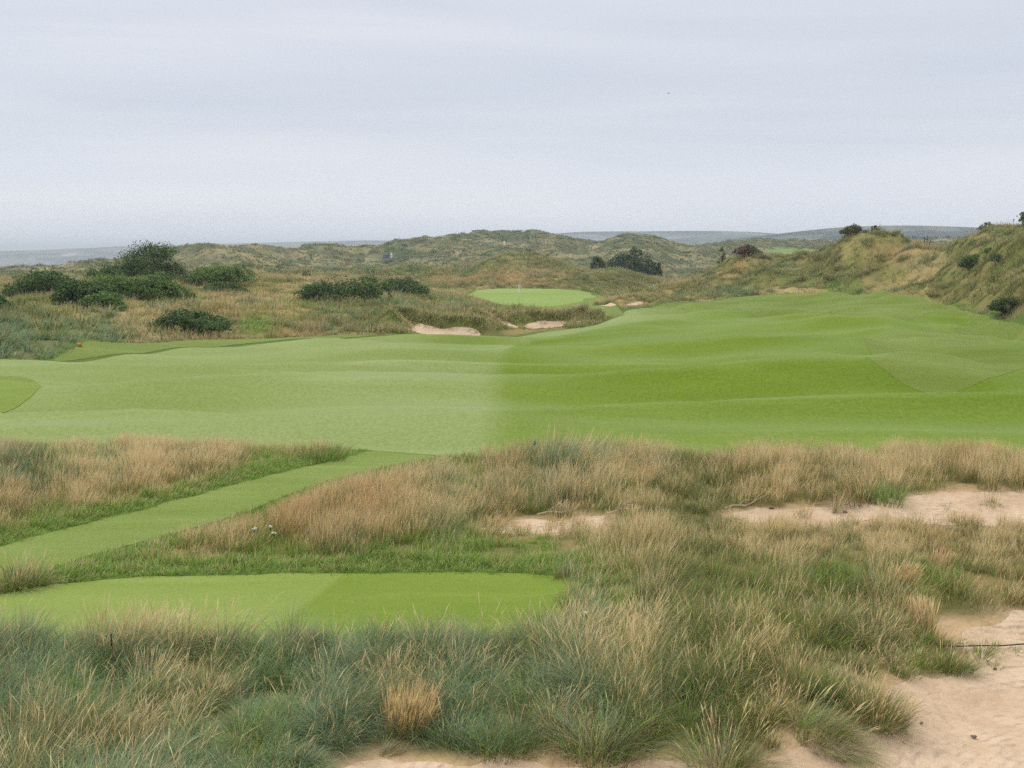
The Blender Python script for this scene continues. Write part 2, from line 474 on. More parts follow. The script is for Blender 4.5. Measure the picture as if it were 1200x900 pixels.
def mat_sand():
    t = NT('pale sand')
    n1, n2, n3 = t.noise(.7, 4), t.noise(9, 4, .6), t.noise(140, 3, .6)
    c = t.mix(t.ramp(n1, .35, .68), (.50, .375, .265), (.63, .50, .38))
    c = t.mix(t.mul(t.ramp(n2, .35, .65), .5), c, t.mix(1., c, (.84, .8, .76), 'MULTIPLY'))
    c = t.mix(t.mul(t.ramp(n3, .45, .7), .25), c, t.mix(1., c, (.7, .66, .62), 'MULTIPLY'))
    # raked arcs
    v = t.n('Mapping', {'Vector': t.P(), 'Location': (-7.0, -8.2, 0)}).outputs[0]
    v = t.n('VectorMath', {0: v, 1: (1., 1., 0.)}, operation='MULTIPLY').outputs[0]
    w = t.n('TexWave', {'Vector': v, 'Scale': 2.6, 'Distortion': 1.4, 'Detail': 2., 'Detail Scale': 1.2}, wave_type='RINGS', rings_direction='SPHERICAL').outputs['Fac']
    dim = t.n('TexVoronoi', {'Vector': t.P(), 'Scale': 3.2}, feature='SMOOTH_F1').outputs['Distance']
    h = t.add(t.mul(n2, 1.0), t.add(t.add(t.mul(n3, .12), t.mul(t.ramp(dim, .05, .45), t.ramp(n1, .40, .62, .0, 1.3))), t.mul(w, t.ramp(n1, .42, .6, .0, .35))))
    return t.finish(c, .95, t.bump(h, .9, .06), .1)


M_GROUND, M_SAND = mat_ground(), mat_sand()
M_FAIR = mat_lawn('fairway turf', (.106, .168, .014), (.170, .228, .066), 'light', .75)
M_TEE = mat_lawn('tee turf', (.125, .190, .020), (.168, .232, .046), 'light', .6, .3, 4.)
M_GREEN = mat_lawn('green turf', (.135, .225, .028), (.20, .275, .06), None, .9, .1, .9)
M_ROUGH = mat_lawn('semi rough turf', (.092, .150, .013), (.142, .188, .036), None, 1.4, .9, 1.8)
M_PATHG = mat_lawn('walk turf', (.122, .188, .026), (.158, .226, .046), None, .9, .7, 4.)

# ------------------------------------------------------------------ what grows where
# types of blade: 0 blue-green marram, 1 fresh green, 2 straw with seed heads, 3 rust with seed heads, 4 olive, 5 dead leaf
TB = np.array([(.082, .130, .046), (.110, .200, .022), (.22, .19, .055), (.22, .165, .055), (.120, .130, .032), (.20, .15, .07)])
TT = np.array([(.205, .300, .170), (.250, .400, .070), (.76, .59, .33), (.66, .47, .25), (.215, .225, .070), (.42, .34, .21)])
T_SEED = np.array([0, 0, 1, 1, 0, 0])
BLOBS = [  # px, py, rx, ry, type, strength   (what the planting looks like across the place)
    (130, 815, 380, 90, 0, 4.0), (150, 840, 250, 50, 1, .8), (490, 815, 80, 45, 2, 1.2), (480, 840, 60, 30, 3, .6), (560, 850, 80, 40, 0, 1.4), (120, 735, 45, 20, 5, .8), (230, 760, 60, 16, 5, .4), (650, 850, 90, 40, 0, .9),
    (560, 720, 180, 30, 0, .8), (780, 760, 120, 60, 2, 1.0), (860, 720, 110, 40, 1, 1.0), (700, 800, 120, 60, 1, 1.0), (900, 800, 150, 60, 2, .9), (1000, 740, 90, 50, 4, 1.3), (940, 770, 120, 60, 4, 1.0),
    (800, 850, 160, 40, 0, .9), (620, 700, 60, 40, 5, .6), (760, 660, 100, 30, 2, 1.6), (950, 640, 200, 25, 2, 2.2), (1060, 680, 130, 22, 1, 1.2), (900, 690, 130, 30, 4, 1.0), (1130, 700, 80, 25, 2, 1.0), (1100, 720, 60, 20, 3, .5),
    (1050, 640, 170, 20, 4, .9), (1000, 560, 220, 24, 2, 2.6), (940, 575, 80, 12, 4, 1.2), (1040, 575, 40, 14, 1, 1.2), (1150, 570, 60, 16, 4, 1.2), (1120, 530, 60, 14, 3, .9), (880, 525, 60, 12, 3, .8),
    (700, 540, 60, 24, 0, 1.8), (640, 530, 40, 22, 0, 1.6), (600, 580, 60, 25, 0, .8), (560, 565, 40, 20, 1, .9), (720, 580, 80, 22, 1, .9), (780, 560, 80, 25, 2, 1.4), (490, 550, 40, 12, 0, 1.2), (540, 550, 50, 14, 2, .9),
    (420, 590, 170, 35, 2, 2.0), (300, 620, 140, 24, 3, 1.2), (400, 600, 130, 22, 3, 1.0), (300, 648, 170, 11, 1, 1.6), (480, 645, 170, 12, 1, 1.6), (620, 645, 80, 14, 1, 2.6), (640, 622, 60, 10, 2, 1.6),
    (760, 620, 70, 16, 4, 1.3), (40, 530, 60, 22, 4, 1.0), (20, 560, 60, 22, 0, 2.4), (90, 545, 70, 22, 0, 2.0), (120, 535, 60, 14, 1, 1.5), (60, 585, 110, 22, 2, 1.8), (30, 600, 60, 20, 3, .6), (150, 560, 60, 20, 0, .7), (230, 515, 110, 13, 3, 1.6),
    (320, 510, 60, 12, 3, .9), (170, 570, 40, 16, 3, 1.0), (100, 610, 130, 14, 1, 1.6), (270, 555, 130, 18, 1, 1.8), (380, 528, 50, 14, 1, 2.4), (210, 540, 70, 18, 4, 2.4), (180, 550, 60, 14, 0, 1.8), (120, 520, 60, 10, 3, .5), (40, 660, 60, 16, 4, 1.2), (100, 655, 30, 8, 2, .7),
    # dunes beyond the fairway
    (80, 398, 130, 17, 0, 9.0), (30, 400, 80, 25, 0, 8.0), (180, 405, 40, 10, 0, 1.2), (100, 360, 110, 14, 2, 1.6), (60, 355, 70, 10, 3, .8), (290, 345, 110, 16, 3, 2.2), (240, 350, 60, 12, 3, 1.4), (330, 340, 70, 12, 2, 1.4), (300, 365, 60, 10, 1, .7),
    (270, 385, 60, 8, 1, .9), (320, 385, 70, 8, 0, 1.4), (360, 393, 60, 5, 3, 2.2), (280, 396, 60, 4, 3, 1.5), (400, 365, 60, 14, 1, 1.0), (440, 365, 50, 14, 0, 1.6), (415, 345, 40, 10, 3, 2.0), (510, 345, 50, 7, 2, 2.4), (500, 365, 60, 10, 1, 1.4), (510, 378, 60, 8, 4, 2.4), (470, 370, 30, 10, 1, .8),
    (545, 358, 30, 8, 0, 1.6), (600, 368, 60, 8, 4, 2.5), (560, 381, 40, 6, 4, 3.0), (680, 378, 40, 6, 4, 2.5), (470, 383, 10, 8, 2, 1.0),
    (590, 328, 50, 12, 3, 2.2), (560, 322, 25, 10, 3, 1.4), (640, 310, 40, 12, 4, 2.0), (640, 330, 60, 10, 4, 1.2), (715, 325, 40, 14, 4, 2.4), (770, 335, 40, 10, 2, .8), (720, 349, 30, 6, 2, 1.6), (790, 352, 30, 5, 2, 1.0),
    (870, 315, 50, 14, 4, 1.2), (830, 335, 60, 14, 4, 1.4), (880, 328, 40, 8, 3, .9), (900, 340, 50, 8, 0, .8), (1000, 340, 70, 12, 2, 2.2), (1060, 325, 60, 10, 2, .6), (960, 310, 60, 10, 0, 1.0), (1000, 318, 60, 10, 4, 1.0), (1050, 295, 45, 10, 3, 3.2), (1010, 300, 20, 10, 3, 1.6), (955, 300, 30, 6, 3, 1.2),
    (1110, 335, 50, 12, 4, 1.4), (1100, 315, 40, 8, 2, .8), (1180, 330, 40, 10, 2, 1.8), (1150, 285, 60, 14, 4, 2.0), (1190, 300, 30, 20, 4, 2.0), (1165, 320, 40, 10, 2, 1.4), (1180, 365, 30, 14, 4, 1.6), (1195, 370, 20, 14, 5, 1.5), (1140, 275, 30, 8, 2, .8),
    (985, 287, 22, 7, 4, 2.4), (1095, 322, 40, 8, 1, .5), (1120, 345, 50, 6, 3, .8),
]


def typemix(X, Y, Z):
    px, py = project(X, Y, Z)
    n = len(px)
    w = np.full((n, 6), .05)
    fg = (Y < 16.8)
    right = sstep(560, 760, px)
    w[:, 0] += np.where(fg, .9 * (1 - right) + .25 * right, .16)
    w[:, 1] += np.where(fg, .50 + .40 * right, .22 + .12 * (Y > 28))
    w[:, 2] += np.where(fg, .10 + .38 * right, np.where(Y > 28, .30, .80))
    w[:, 3] += np.where(fg, .05, .22)
    w[:, 4] += np.where(fg, .35 + .35 * right, np.where(Y > 28, .75, .36))
    w[:, 5] += np.where(fg, .24, .12)
    fd = sstep(200, 330, Y)[:, None]
    w = w * (1 - fd) + fd * np.array([.7, .2, .30, .12, .9, .25])
    for bx, by, rx, ry, k, s in BLOBS:
        m = (np.abs(px - bx) < rx * 2.2) & (np.abs(py - by) < ry * 2.2)
        if m.any():
            w[m, k] += s * np.exp(-(((px[m] - bx) / rx) ** 2 + ((py[m] - by) / ry) ** 2))
    sc = np.clip(Y / 22, .5, 4.0)                                # patches grow with what the place shows
    for k in range(6):
        a = fbm(X / (1.1 * sc) + 7 * k, Y / (1.9 * sc) - 3 * k, 60 + k, 3)
        w[:, k] *= np.exp(np.where(fg & (px < 640), 2.8, 3.7) * a)
    w /= w.sum(1, keepdims=True)
    w = w ** 1.15
    return w / w.sum(1, keepdims=True)


# ------------------------------------------------------------------ ground sheet
NR, NC = 820, 640
yy = -14 + np.exp(np.linspace(math.log(6.0), math.log(9500 + 14), NR)) - 6
yy = np.sort(np.concatenate([yy[yy < 8], 8 + (yy[yy >= 8] - 8)]))
NR = len(yy)
s_ = np.linspace(-1, 1, NC)
ww = np.where(np.abs(s_) < .8, s_ / .8 * .48, np.sign(s_) * (.48 + (np.abs(s_) - .8) / .2 * .62))
GX = (ww[None, :] * (yy[:, None] + 20)).ravel()
GY = np.repeat(yy, NC)
GZ = terrain(GX, GY)
idx = np.arange(NR * NC).reshape(NR, NC)
Q = np.stack([idx[:-1, :-1], idx[:-1, 1:], idx[1:, 1:], idx[1:, :-1]], -1).reshape(-1, 4)
TRI = np.concatenate([Q[:, [0, 1, 2]], Q[:, [0, 2, 3]]])


def ground_col(X, Y, Z):
    w = typemix(X, Y, Z)
    c = w @ (TB * .55 + TT * .45)
    thatch = np.array([.105, .085, .040])
    nearf = (1 - sstep(30, 140, Y))[:, None] * .55
    c = c * .8 * (1 - nearf) + thatch * nearf
    far = sstep(220, 420, Y)
    mot = fbm(X / 22, Y / 26, 71, 4)
    f_c = np.array([.145, .148, .080]) + np.outer(np.clip(2.0 * mot, -1, 1), np.array([.14, .095, .06])) * .9
    c = c * (1 - .7 * far[:, None]) + np.clip(f_c, .02, 1) * .7 * far[:, None]
    dark = sstep(.05, .3, fbm(X / 9 + 9, Y / 14, 73, 3)) * far
    c = c * (1 - .7 * dark[:, None]) + np.array([.05, .075, .03]) * .7 * dark[:, None]
    px, py = project(X, Y, Z)
    bare = np.zeros(len(X))
    for bx, by, rx, ry, s in ((697, 289, 6, 2.0, 1.), (694, 292, 5, 1.5, .8), (714, 294, 5, 1.3, .7), (905, 299, 6, 1.1, 1.2), (920, 299.5, 6, 1.0, 1.2), (938, 300, 5, .8, 1.), (800, 312, 30, 1.5, .5), (536, 295, 9, 5, .5), (640, 282, 10, 3, .3), (575, 284, 10, 3, .3), (330, 300, 14, 3, .3), (250, 302, 10, 3, .25), (770, 283, 12, 4, .3)):
        bare = np.maximum(bare, s * np.exp(-(((px - bx) / rx) ** 2 + ((py - by) / ry) ** 2)) * (Y > 200))
    c = c * (1 - np.clip(bare, 0, 1)[:, None]) + np.array([.5, .4, .3]) * np.clip(bare, 0, 1)[:, None]
    turf = np.exp(-(((px - 928) / 42) ** 2 + ((py - 294.5) / 3.0) ** 2) ** 2) * (Y > 250)
    c = c * (1 - turf[:, None]) + np.array([.14, .25, .05]) * turf[:, None]
    mow = np.maximum.reduce([sdf(P, X, Y) for P in (TEE, PATH, FAIRWAY, ROUGH_PATCH, COLLAR_L, ROUGH_R, APRON, GREEN)])
    mw = sstep(-1.0, -.2, mow)[:, None] * (Y < 300)[:, None]
    c = c * (1 - mw) + np.array([.085, .14, .026]) * mw
    sd = sstep(-.5, .15, sd_sand(X, Y))[:, None] * .85
    c = c * (1 - sd) + np.array([.5, .36, .25]) * sd
    seabed = sstep(900, 1100, Y)[:, None]
    return c * (1 - seabed) + np.array([.3, .27, .2]) * seabed


ground = tag(np_mesh('ground', np.stack([GX, GY, GZ], 1), TRI, M_GROUND, ground_col(GX, GY, GZ), smooth=True), kind='structure')


def sheet(name, sd, dz, mat, attrf=None, kind='structure', ymax=260):
    """the part of the ground sheet where sd > 0, cut cleanly along sd = 0 and laid dz above it"""
    tri = TRI[(GY[TRI] < ymax).all(1)]
    ins = sd[tri] > 0
    cnt = ins.sum(1)
    full = tri[cnt == 3]
    cross = tri[(cnt == 1) | (cnt == 2)]
    V, T = [], []
    base = len(GX)
    for t in cross:
        poly = []
        for a, b in ((t[0], t[1]), (t[1], t[2]), (t[2], t[0])):
            if sd[a] > 0:
                poly.append(int(a))
            if (sd[a] > 0) != (sd[b] > 0):
                f = sd[a] / (sd[a] - sd[b])
                V.append((GX[a] + f * (GX[b] - GX[a]), GY[a] + f * (GY[b] - GY[a]), GZ[a] + f * (GZ[b] - GZ[a])))
                poly.append(base + len(V) - 1)
        for k in range(1, len(poly) - 1):
            T.append((poly[0], poly[k], poly[k + 1]))
    allV = np.concatenate([np.stack([GX, GY, GZ], 1), np.array(V).reshape(-1, 3)])
    allT = np.concatenate([full, np.array(T, int).reshape(-1, 3)])
    used, inv = np.unique(allT, return_inverse=True)
    P = allV[used].copy()
    P[:, 2] += dz
    return tag(np_mesh(name, P, inv.reshape(-1, 3), mat, smooth=True, attrs=attrf(P[:, 0], P[:, 1]) if attrf else None), kind=kind)


_rx, _ry = ground_at([588, 600, 640, 700, 760, 850, 960, 1000, 1200, 588, 586], [412, 406, 396, 385, 377, 374, 372, 371, 371, 470, 412])


def fw_light(X, Y):
    px, py = project(X, Y, terrain(X, Y))
    edge = np.interp(px, [586, 600, 640, 700, 730, 760, 850], [413, 406.5, 397, 385, 379.5, 376, 374])
    left = 1 - sstep(-.7, .7, X + .5 * fbm(Y / 7, X / 7, 86, 2) - (588.5 - 600) / FPX * Y * 1.005)
    far = sstep(-1.2, 1.2, edge - py) * (1 - sstep(700, 860, px)) * (px > 580)
    v = np.maximum(left * .95, far)
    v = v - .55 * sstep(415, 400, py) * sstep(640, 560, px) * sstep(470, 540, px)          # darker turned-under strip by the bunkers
    v = v + .22 * sstep(300, 420, py - 0 * px) * 0
    soft = fbm(X / 14, Y / 5, 81, 3)
    return {'light': np.clip(v + .22 * soft * (.4 + v) + .06, 0, 1)}


def tee_light(X, Y):
    # lane edge running away from the camera, and an older lane at the corner
    e1 = X - (-2.35 + (Y - 16.5) * .16)
    e2 = X - (-6.1 + (Y - 16.3) * .9)
    v = (1 - sstep(-.06, .06, e1)) * sstep(-.1, .1, e2)
    return {'light': np.clip(v * .9 + .1 * fbm(X * .8, Y * .8, 83, 3) + .05, 0, 1)}


TEE = smooth_poly(TEE, 2)
sd_tee, sd_path = zsd(TEE, GX, GY, .14, 1.6), zsd(PATH, GX, GY, .10, 1.5)
sd_rp = sdf(ROUGH_PATCH, GX, GY)
FAIRWAY = smooth_poly(FAIRWAY, 2)
sd_fw = np.minimum(sdf(FAIRWAY, GX, GY), -sd_rp)
sd_green = sdf(GREEN, GX, GY) + 1.0 * fbm(GX / 7, GY / 9, 87, 2)
sd_bk = sd_bunk(GX, GY)
sd_rr = np.minimum(sdf(ROUGH_R, GX, GY), -sdf(FAIRWAY, GX, GY))
sd_rough = np.maximum.reduce([np.minimum(sdf(COLLAR_L, GX, GY), -sdf(FAIRWAY, GX, GY)), sd_rr, np.minimum(sdf(APRON, GX, GY), -sd_green)])
sd_rough = np.minimum(sd_rough, -sd_bk)
sd_rough = np.minimum(sd_rough, -np.maximum.reduce([sdf(P, GX, GY) for P in SHAG]))
sd_pathx = np.minimum(sd_path, -sd_fw - .02)
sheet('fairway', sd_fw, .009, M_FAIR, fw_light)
sheet('tee_lawn', sd_tee, .010, M_TEE, tee_light)
sheet('mown_path', sd_pathx, .008, M_PATHG)
sheet('putting_green', sd_green, .02, M_GREEN)
sheet('mown_rough', sd_rough, .014, M_ROUGH)
sheet('mown_rough', sd_rp, .022, mat_lawn('cut patch turf', (.112, .186, .012), (.150, .218, .030), None, 1.1, .9, 1.8))
sheet('bunker_sand', sd_bk, .03, M_SAND)
sheet('sand', sd_sand(GX, GY), .005, M_SAND)


# ------------------------------------------------------------------ grass
def blades(pos, L, az, th0, th1, wid, ctype, segs, seedprof, tint, seed=0, brown_root=True):
    """ribbons: pos (N,3), length, azimuth, start and end angle from vertical, width; returns V, F, C"""
    r = np.random.default_rng(seed)
    N = len(L)
    s = np.linspace(0, 1, segs + 1) if segs < 5 else np.array([0, .22, .45, .66, .84, 1.0])
    th = th0[:, None] + (th1 - th0)[:, None] * s[None, :] ** 1.3
    ds = np.diff(s)
    tm = (th[:, 1:] + th[:, :-1]) / 2
    h = np.concatenate([np.zeros((N, 1)), np.cumsum(np.sin(tm) * ds, 1)], 1) * L[:, None]
    v = np.concatenate([np.zeros((N, 1)), np.cumsum(np.cos(tm) * ds, 1)], 1) * L[:, None]
    ca, sa = np.cos(az), np.sin(az)
    C = np.stack([pos[:, 0:1] + h * ca[:, None], pos[:, 1:2] + h * sa[:, None], pos[:, 2:3] + v], -1)
    tw = r.uniform(-1.0, 1.0, N)
    sx, sy = -sa * np.cos(tw) + ca * np.sin(tw), ca * np.cos(tw) + sa * np.sin(tw)
    pl = np.interp(s, [0, .3, .8, 1], [.75, 1, .6, .08])
    ps = np.interp(s, [0, .6, .72, .85, .95, 1], [.45, .38, .5, 1.25, .8, .12])
    w = np.where(seedprof[:, None] > 0, ps[None], pl[None]) * wid[:, None] * .5
    side = np.stack([sx, sy, r.uniform(-.25, .25, N)], -1)
    A = C - side[:, None, :] * w[..., None]
    B = C + side[:, None, :] * w[..., None]
    k = segs + 1
    V = np.stack([A, B], 2).reshape(-1, 3)
    b0 = (np.arange(N) * 2 * k)[:, None] + (np.arange(segs) * 2)[None, :]
    F = np.stack([b0, b0 + 1, b0 + 3, b0 + 2], -1).reshape(-1, 4)
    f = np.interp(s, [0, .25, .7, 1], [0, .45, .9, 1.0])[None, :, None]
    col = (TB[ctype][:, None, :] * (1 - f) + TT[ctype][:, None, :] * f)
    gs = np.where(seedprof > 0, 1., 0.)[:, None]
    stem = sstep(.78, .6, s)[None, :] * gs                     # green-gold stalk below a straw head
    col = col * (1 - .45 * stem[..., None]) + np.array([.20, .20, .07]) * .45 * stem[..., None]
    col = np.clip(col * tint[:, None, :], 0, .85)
    return V, F, np.repeat(col.reshape(-1, 3), 2, 0)


def pick(w, r):
    c = np.cumsum(w, 1)
    return np.minimum((r.random(len(w))[:, None] > c).sum(1), 5)


WIND = math.radians(20)


def tuft_blades(cx, cy, nb, rad, L, w, segs, width, splay, bend, seed, lean=.25, zf=terrain, seedk=1.0, tvar=.22):
    """tufts at (cx, cy): nb blades each, one blade kind sampled per blade from the tuft's mix"""
    r = np.random.default_rng(seed)
    n = len(cx)
    rep = np.repeat(np.arange(n), nb)
    N = len(rep)
    ra, rr = r.uniform(0, 2 * np.pi, N), np.sqrt(r.random(N))
    ox, oy = rad[rep] * rr * np.cos(ra), rad[rep] * rr * np.sin(ra)
    X, Y = cx[rep] + ox, cy[rep] + oy
    Z = zf(X, Y) - .02
    ct = pick(w[rep], r)
    sp = (T_SEED[ct] * (r.random(N) < seedk)).astype(int)
    # lean outward + downwind
    wl = lean * (1 + .5 * vnoise(X / 3, Y / 3, 91))
    wd = WIND + .9 * vnoise(X / 4 + 4, Y / 4, 92)
    own = r.normal(0, .24, (n, 2))[rep]                        # every tuft leans its own way too
    vx = np.cos(ra) * rr * splay[rep] + wl * np.cos(wd) + r.normal(0, .18, N) + own[:, 0]
    vy = np.sin(ra) * rr * splay[rep] + wl * np.sin(wd) + r.normal(0, .18, N) + own[:, 1]
    az = np.arctan2(vy, vx)
    th0 = np.clip(np.hypot(vx, vy), .02, 1.5 if lean > 2 else 1.2)
    bk = bend[rep] * np.where(sp > 0, .45, 1.0) * r.uniform(.4, 1.5, N)
    th0 = np.where(sp > 0, th0 * .55, th0)
    Lb = L[rep] * r.uniform(.6, 1.15, N) * np.where(sp > 0, 1.12, 1.0)
    Lb *= np.where(ct == 1, .8, 1) * np.where(ct == 5, .8, 1)
    th1 = np.minimum(th0 + bk, 2.3)
    wb = width * r.uniform(.7, 1.3, N) * np.where(sp > 0, 1.25, 1.0)
    tint = (1 + tvar * r.normal(0, 1, (N, 1))) * (1 + .07 * r.normal(0, 1, (N, 3)))
    return blades(np.stack([X, Y, Z], 1), Lb, az, th0, th1, wb, ct, segs, sp, np.clip(tint, .35, 1.8), seed)


def merge(parts):
    V, F, C, b = [], [], [], 0
    for v, f, c in parts:
        V.append(v); F.append(f + b); C.append(c)
        b += len(v)
    return np.concatenate(V), np.concatenate(F), np.concatenate(C)


def scatter(y0, y1, umin, umax, dens, seed):
    r = np.random.default_rng(seed)
    area = (umax - umin) * (y1 ** 2 - y0 ** 2) / 2
    n = int(area * dens)
    Y = np.sqrt(r.uniform(y0 ** 2, y1 ** 2, n))
    return r.uniform(umin, umax, n) * Y, Y


def allowed(X, Y, pad=.0):
    return np.maximum.reduce([sdf(TEE, X, Y) - np.where(X > .3, .3, 0), sdf(PATH, X, Y), sd_sand(X, Y)]) < -pad


def in_fw(X, Y):
    return np.interp(X / np.maximum(Y, 1), [a / b for a, b in FW_FRONT], [b for a, b in FW_FRONT])


UW = .53
FRAME_Y0 = 8.6
# 1) foreground marram, tussock by tussock
X, Y = scatter(FRAME_Y0, 13.9, -UW, UW, 24, 101)
m = allowed(X, Y, .10) & (fbm(X / .75, Y / 1.1, 117, 3) + .35 * rng.normal(0, 1, len(X)) > -.42)
px, py = project(X, Y, terrain(X, Y))
m &= ~((sd_sand(X, Y) > -.25) & (rng.random(len(X)) < .5))
X, Y = X[m], Y[m]
w = typemix(X, Y, terrain(X, Y))
hn = 1 + .55 * fbm(X / .8, Y / .8, 111, 3)
px, py = project(X, Y, terrain(X, Y))
blue = w[:, 0] + w[:, 5] * .5
L = np.clip((.40 + .24 * blue) * hn, .2, .72) * np.where(px > 700, .92, 1.0)
L *= 1 - .45 * sstep(-.9, -.1, sd_sand(X, Y))
L *= 1 - .25 * sstep(13.0, 13.6, Y)
nb = (110 + 100 * rng.random(len(X))).astype(int)
rad = .06 + .11 * rng.random(len(X))
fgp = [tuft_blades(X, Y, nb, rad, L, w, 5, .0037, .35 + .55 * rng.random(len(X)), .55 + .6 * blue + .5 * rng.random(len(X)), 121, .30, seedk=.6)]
V, F, C = merge(fgp)
tag(np_mesh('marram_grass', V, F, M_GRASS, C), 'tall blue green and straw marram grass filling the dune in front of the tee', 'grass', kind='stuff')

# 2) grass of the right-hand mound and the strip around the tee up to the fairway
parts = []
X, Y = scatter(12.9, 28.8, -UW, UW, 17.0, 102)
sparse = ((sdf(SAND_MID, X, Y) > -1) & (rng.random(len(X)) < .42)) | ((sdf(SAND_R, X, Y) > -1) & (rng.random(len(X)) < .07 + .5 * sstep(20.6, 19.3, Y)))
m = (allowed(X, Y, .10) | (sparse & (sdf(TEE, X, Y) < -.1))) & (Y < in_fw(X, Y) - .1)
m &= ~((sd_sand(X, Y) > -.35) & (rng.random(len(X)) < .35)) | sparse
X, Y = X[m], Y[m]
Z = terrain(X, Y)
w = typemix(X, Y, Z)
px, py = project(X, Y, Z)
dm = np.maximum(sdf(TEE, X, Y), sdf(PATH, X, Y))
edge = sstep(-1.5, -.1, dm)                                   # shorter, greener grass beside the mown turf
edge = np.maximum(edge, sstep(-1.2, -.1, Y - in_fw(X, Y)) * (px < 460) * .6)
lowg = np.exp(-(((px - 630) / 70) ** 2 + ((py - 642) / 16) ** 2)) + np.exp(-(((px - 380) / 330) ** 2 + ((py - 658) / 9) ** 2)) + np.exp(-(((px - 120) / 60) ** 2 + ((py - 662) / 10) ** 2))
edge = np.clip(np.maximum(edge * np.where(Y > 16.4, 1, .3), lowg), 0, 1)
w = w * (1 - .75 * edge[:, None])
w[:, 1] += .75 * edge
w /= w.sum(1, keepdims=True)
hn = 1 + .45 * fbm(X / 1.2, Y / 1.2, 112, 3)
tall = .42 + .22 * (w[:, 2] + w[:, 3]) + .34 * w[:, 0]
L = np.clip(.74 * tall * hn * (1 - .66 * edge), .10, .72)
L *= 1 - .4 * np.exp(-(((px - 790) / 85) ** 2 + ((py - 612) / 20) ** 2))
insand = sstep(-.3, .0, sd_sand(X, Y)) * (Y > 17)
w = w * (1 - .8 * insand[:, None]) + .8 * insand[:, None] * np.array([.02, .08, .6, .1, .05, .15])
L *= 1 - .35 * sstep(-.8, -.1, sd_sand(X, Y)) * (Y < 21)
L *= 1 - .36 * sstep(780, 860, px) * sstep(15.5, 17, Y) * sstep(20.5, 19.5, Y)
nb = (60 + 50 * rng.random(len(X))).astype(int)
rad = .08 + .13 * rng.random(len(X))
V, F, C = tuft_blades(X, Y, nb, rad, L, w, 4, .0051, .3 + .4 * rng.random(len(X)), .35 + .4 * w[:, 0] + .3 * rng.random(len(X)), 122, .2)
tag(np_mesh('long_grass', V, F, M_GRASS, C), 'straw coloured seeding grass with green bases between the tee and the fairway', 'grass', kind='stuff')

# 3) short cut fringe beside tee and path
X, Y = scatter(15.5, 28, -UW, UW, 120, 103)
dm = np.maximum(sdf(TEE, X, Y), sdf(PATH, X, Y))
m = (dm < -.01) & (dm > -.85 - .35 * fbm(X, Y, 5, 2)) & (sd_sand(X, Y) < -.2) & (Y < in_fw(X, Y)) & (X < 1.2)
X, Y, dm = X[m], Y[m], dm[m]
w = np.tile(np.array([[.03, .88, .05, 0, .04, 0]]), (len(X), 1))
L = .10 + .13 * sstep(0, -.7, dm) + .05 * rng.random(len(X))
V, F, C = tuft_blades(X, Y, np.full(len(X), 16), np.full(len(X), .09), L, w, 3, .0085, np.full(len(X), .6), np.full(len(X), .7), 123, .35)
tag(np_mesh('fringe_grass', V, F, M_GRASS, C), 'bright green short cut grass edging the tee and the mown path', 'grass', kind='stuff')

# straw litter lying on the sand
X, Y = scatter(8.8, 23, -.1, UW, 16, 109)
sd = sd_sand(X, Y)
m = (sd > -.1) & (rng.random(len(X)) < np.exp(-np.maximum(sd, 0) / .5) * .8 + .05)
X, Y = X[m], Y[m]
w = np.tile(np.array([[.05, .05, .3, .1, .1, .6]]), (len(X), 1))
V, F, C = tuft_blades(X, Y, rng.integers(2, 6, len(X)), np.full(len(X), .10), .10 + .16 * rng.random(len(X)), w, 3, .006, np.full(len(X), 9.), np.full(len(X), .35), 129, 2.2, seedk=0)
tag(np_mesh('straw_litter', V, F, M_GRASS, C), 'broken straw and dead blades scattered over the sand', 'litter', kind='stuff')

# 4) dune grass beyond the fairway
parts = []
X, Y = scatter(46, 265, -.56, .56, 2.4, 104)
f8, f11 = rowY(8, X, Y), rowY(11, X, Y)
nomow = np.maximum.reduce([sdf(GREEN, X, Y), sdf(APRON, X, Y), sdf(COLLAR_L, X, Y), sdf(FAIRWAY, X, Y), sdf(ROUGH_R, X, Y), sd_bunk(X, Y), sdf(ROUGH_PATCH, X, Y)])
m = (Y > f8 + .2) & (nomow < -.15)
X, Y, nomow = X[m], Y[m], nomow[m]
Z = terrain(X, Y)
px, py = project(X, Y, Z)
w = typemix(X, Y, Z)
hn = 1 + .45 * fbm(X / 4, Y / 4, 113, 3)
L = np.clip((.50 + .25 * w[:, 0] + .12 * w[:, 3]) * hn, .18, 1.1)
L *= 1 - .5 * sstep(-2.5, -.1, nomow)
greenside = sstep(700, 560, px) * sstep(470, 560, px) * sstep(345, 360, py)
L *= 1 + .3 * sstep(190, 230, Y)
shag = np.maximum.reduce([sdf(P, X, Y) for P in SHAG])
L *= 1 + .25 * sstep(-.3, .6, shag)
nb = np.full(len(X), 13)
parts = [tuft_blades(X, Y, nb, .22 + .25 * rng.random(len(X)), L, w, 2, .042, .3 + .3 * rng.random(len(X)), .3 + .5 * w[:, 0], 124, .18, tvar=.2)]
sel = (nomow < -1.5) & (rng.random(len(X)) < .045 * (1 + .8 * (X > 12))) & (Y > f8[m] + 2)
X, Y, n_ = X[sel], Y[sel], int(sel.sum())
w = np.tile(np.array([[.30, .22, .05, .06, .75, .12]]), (n_, 1)) * np.exp(1.2 * rng.normal(0, 1, (n_, 6)))
w /= w.sum(1, keepdims=True)
parts.append(tuft_blades(X, Y, np.full(n_, 95), .35 + .5 * rng.random(n_), .65 + .5 * rng.random(n_), w, 2, .045, .6 + .4 * rng.random(n_), .5 + .4 * rng.random(n_), 134, .15, tvar=.2))
V, F, C = merge(parts)
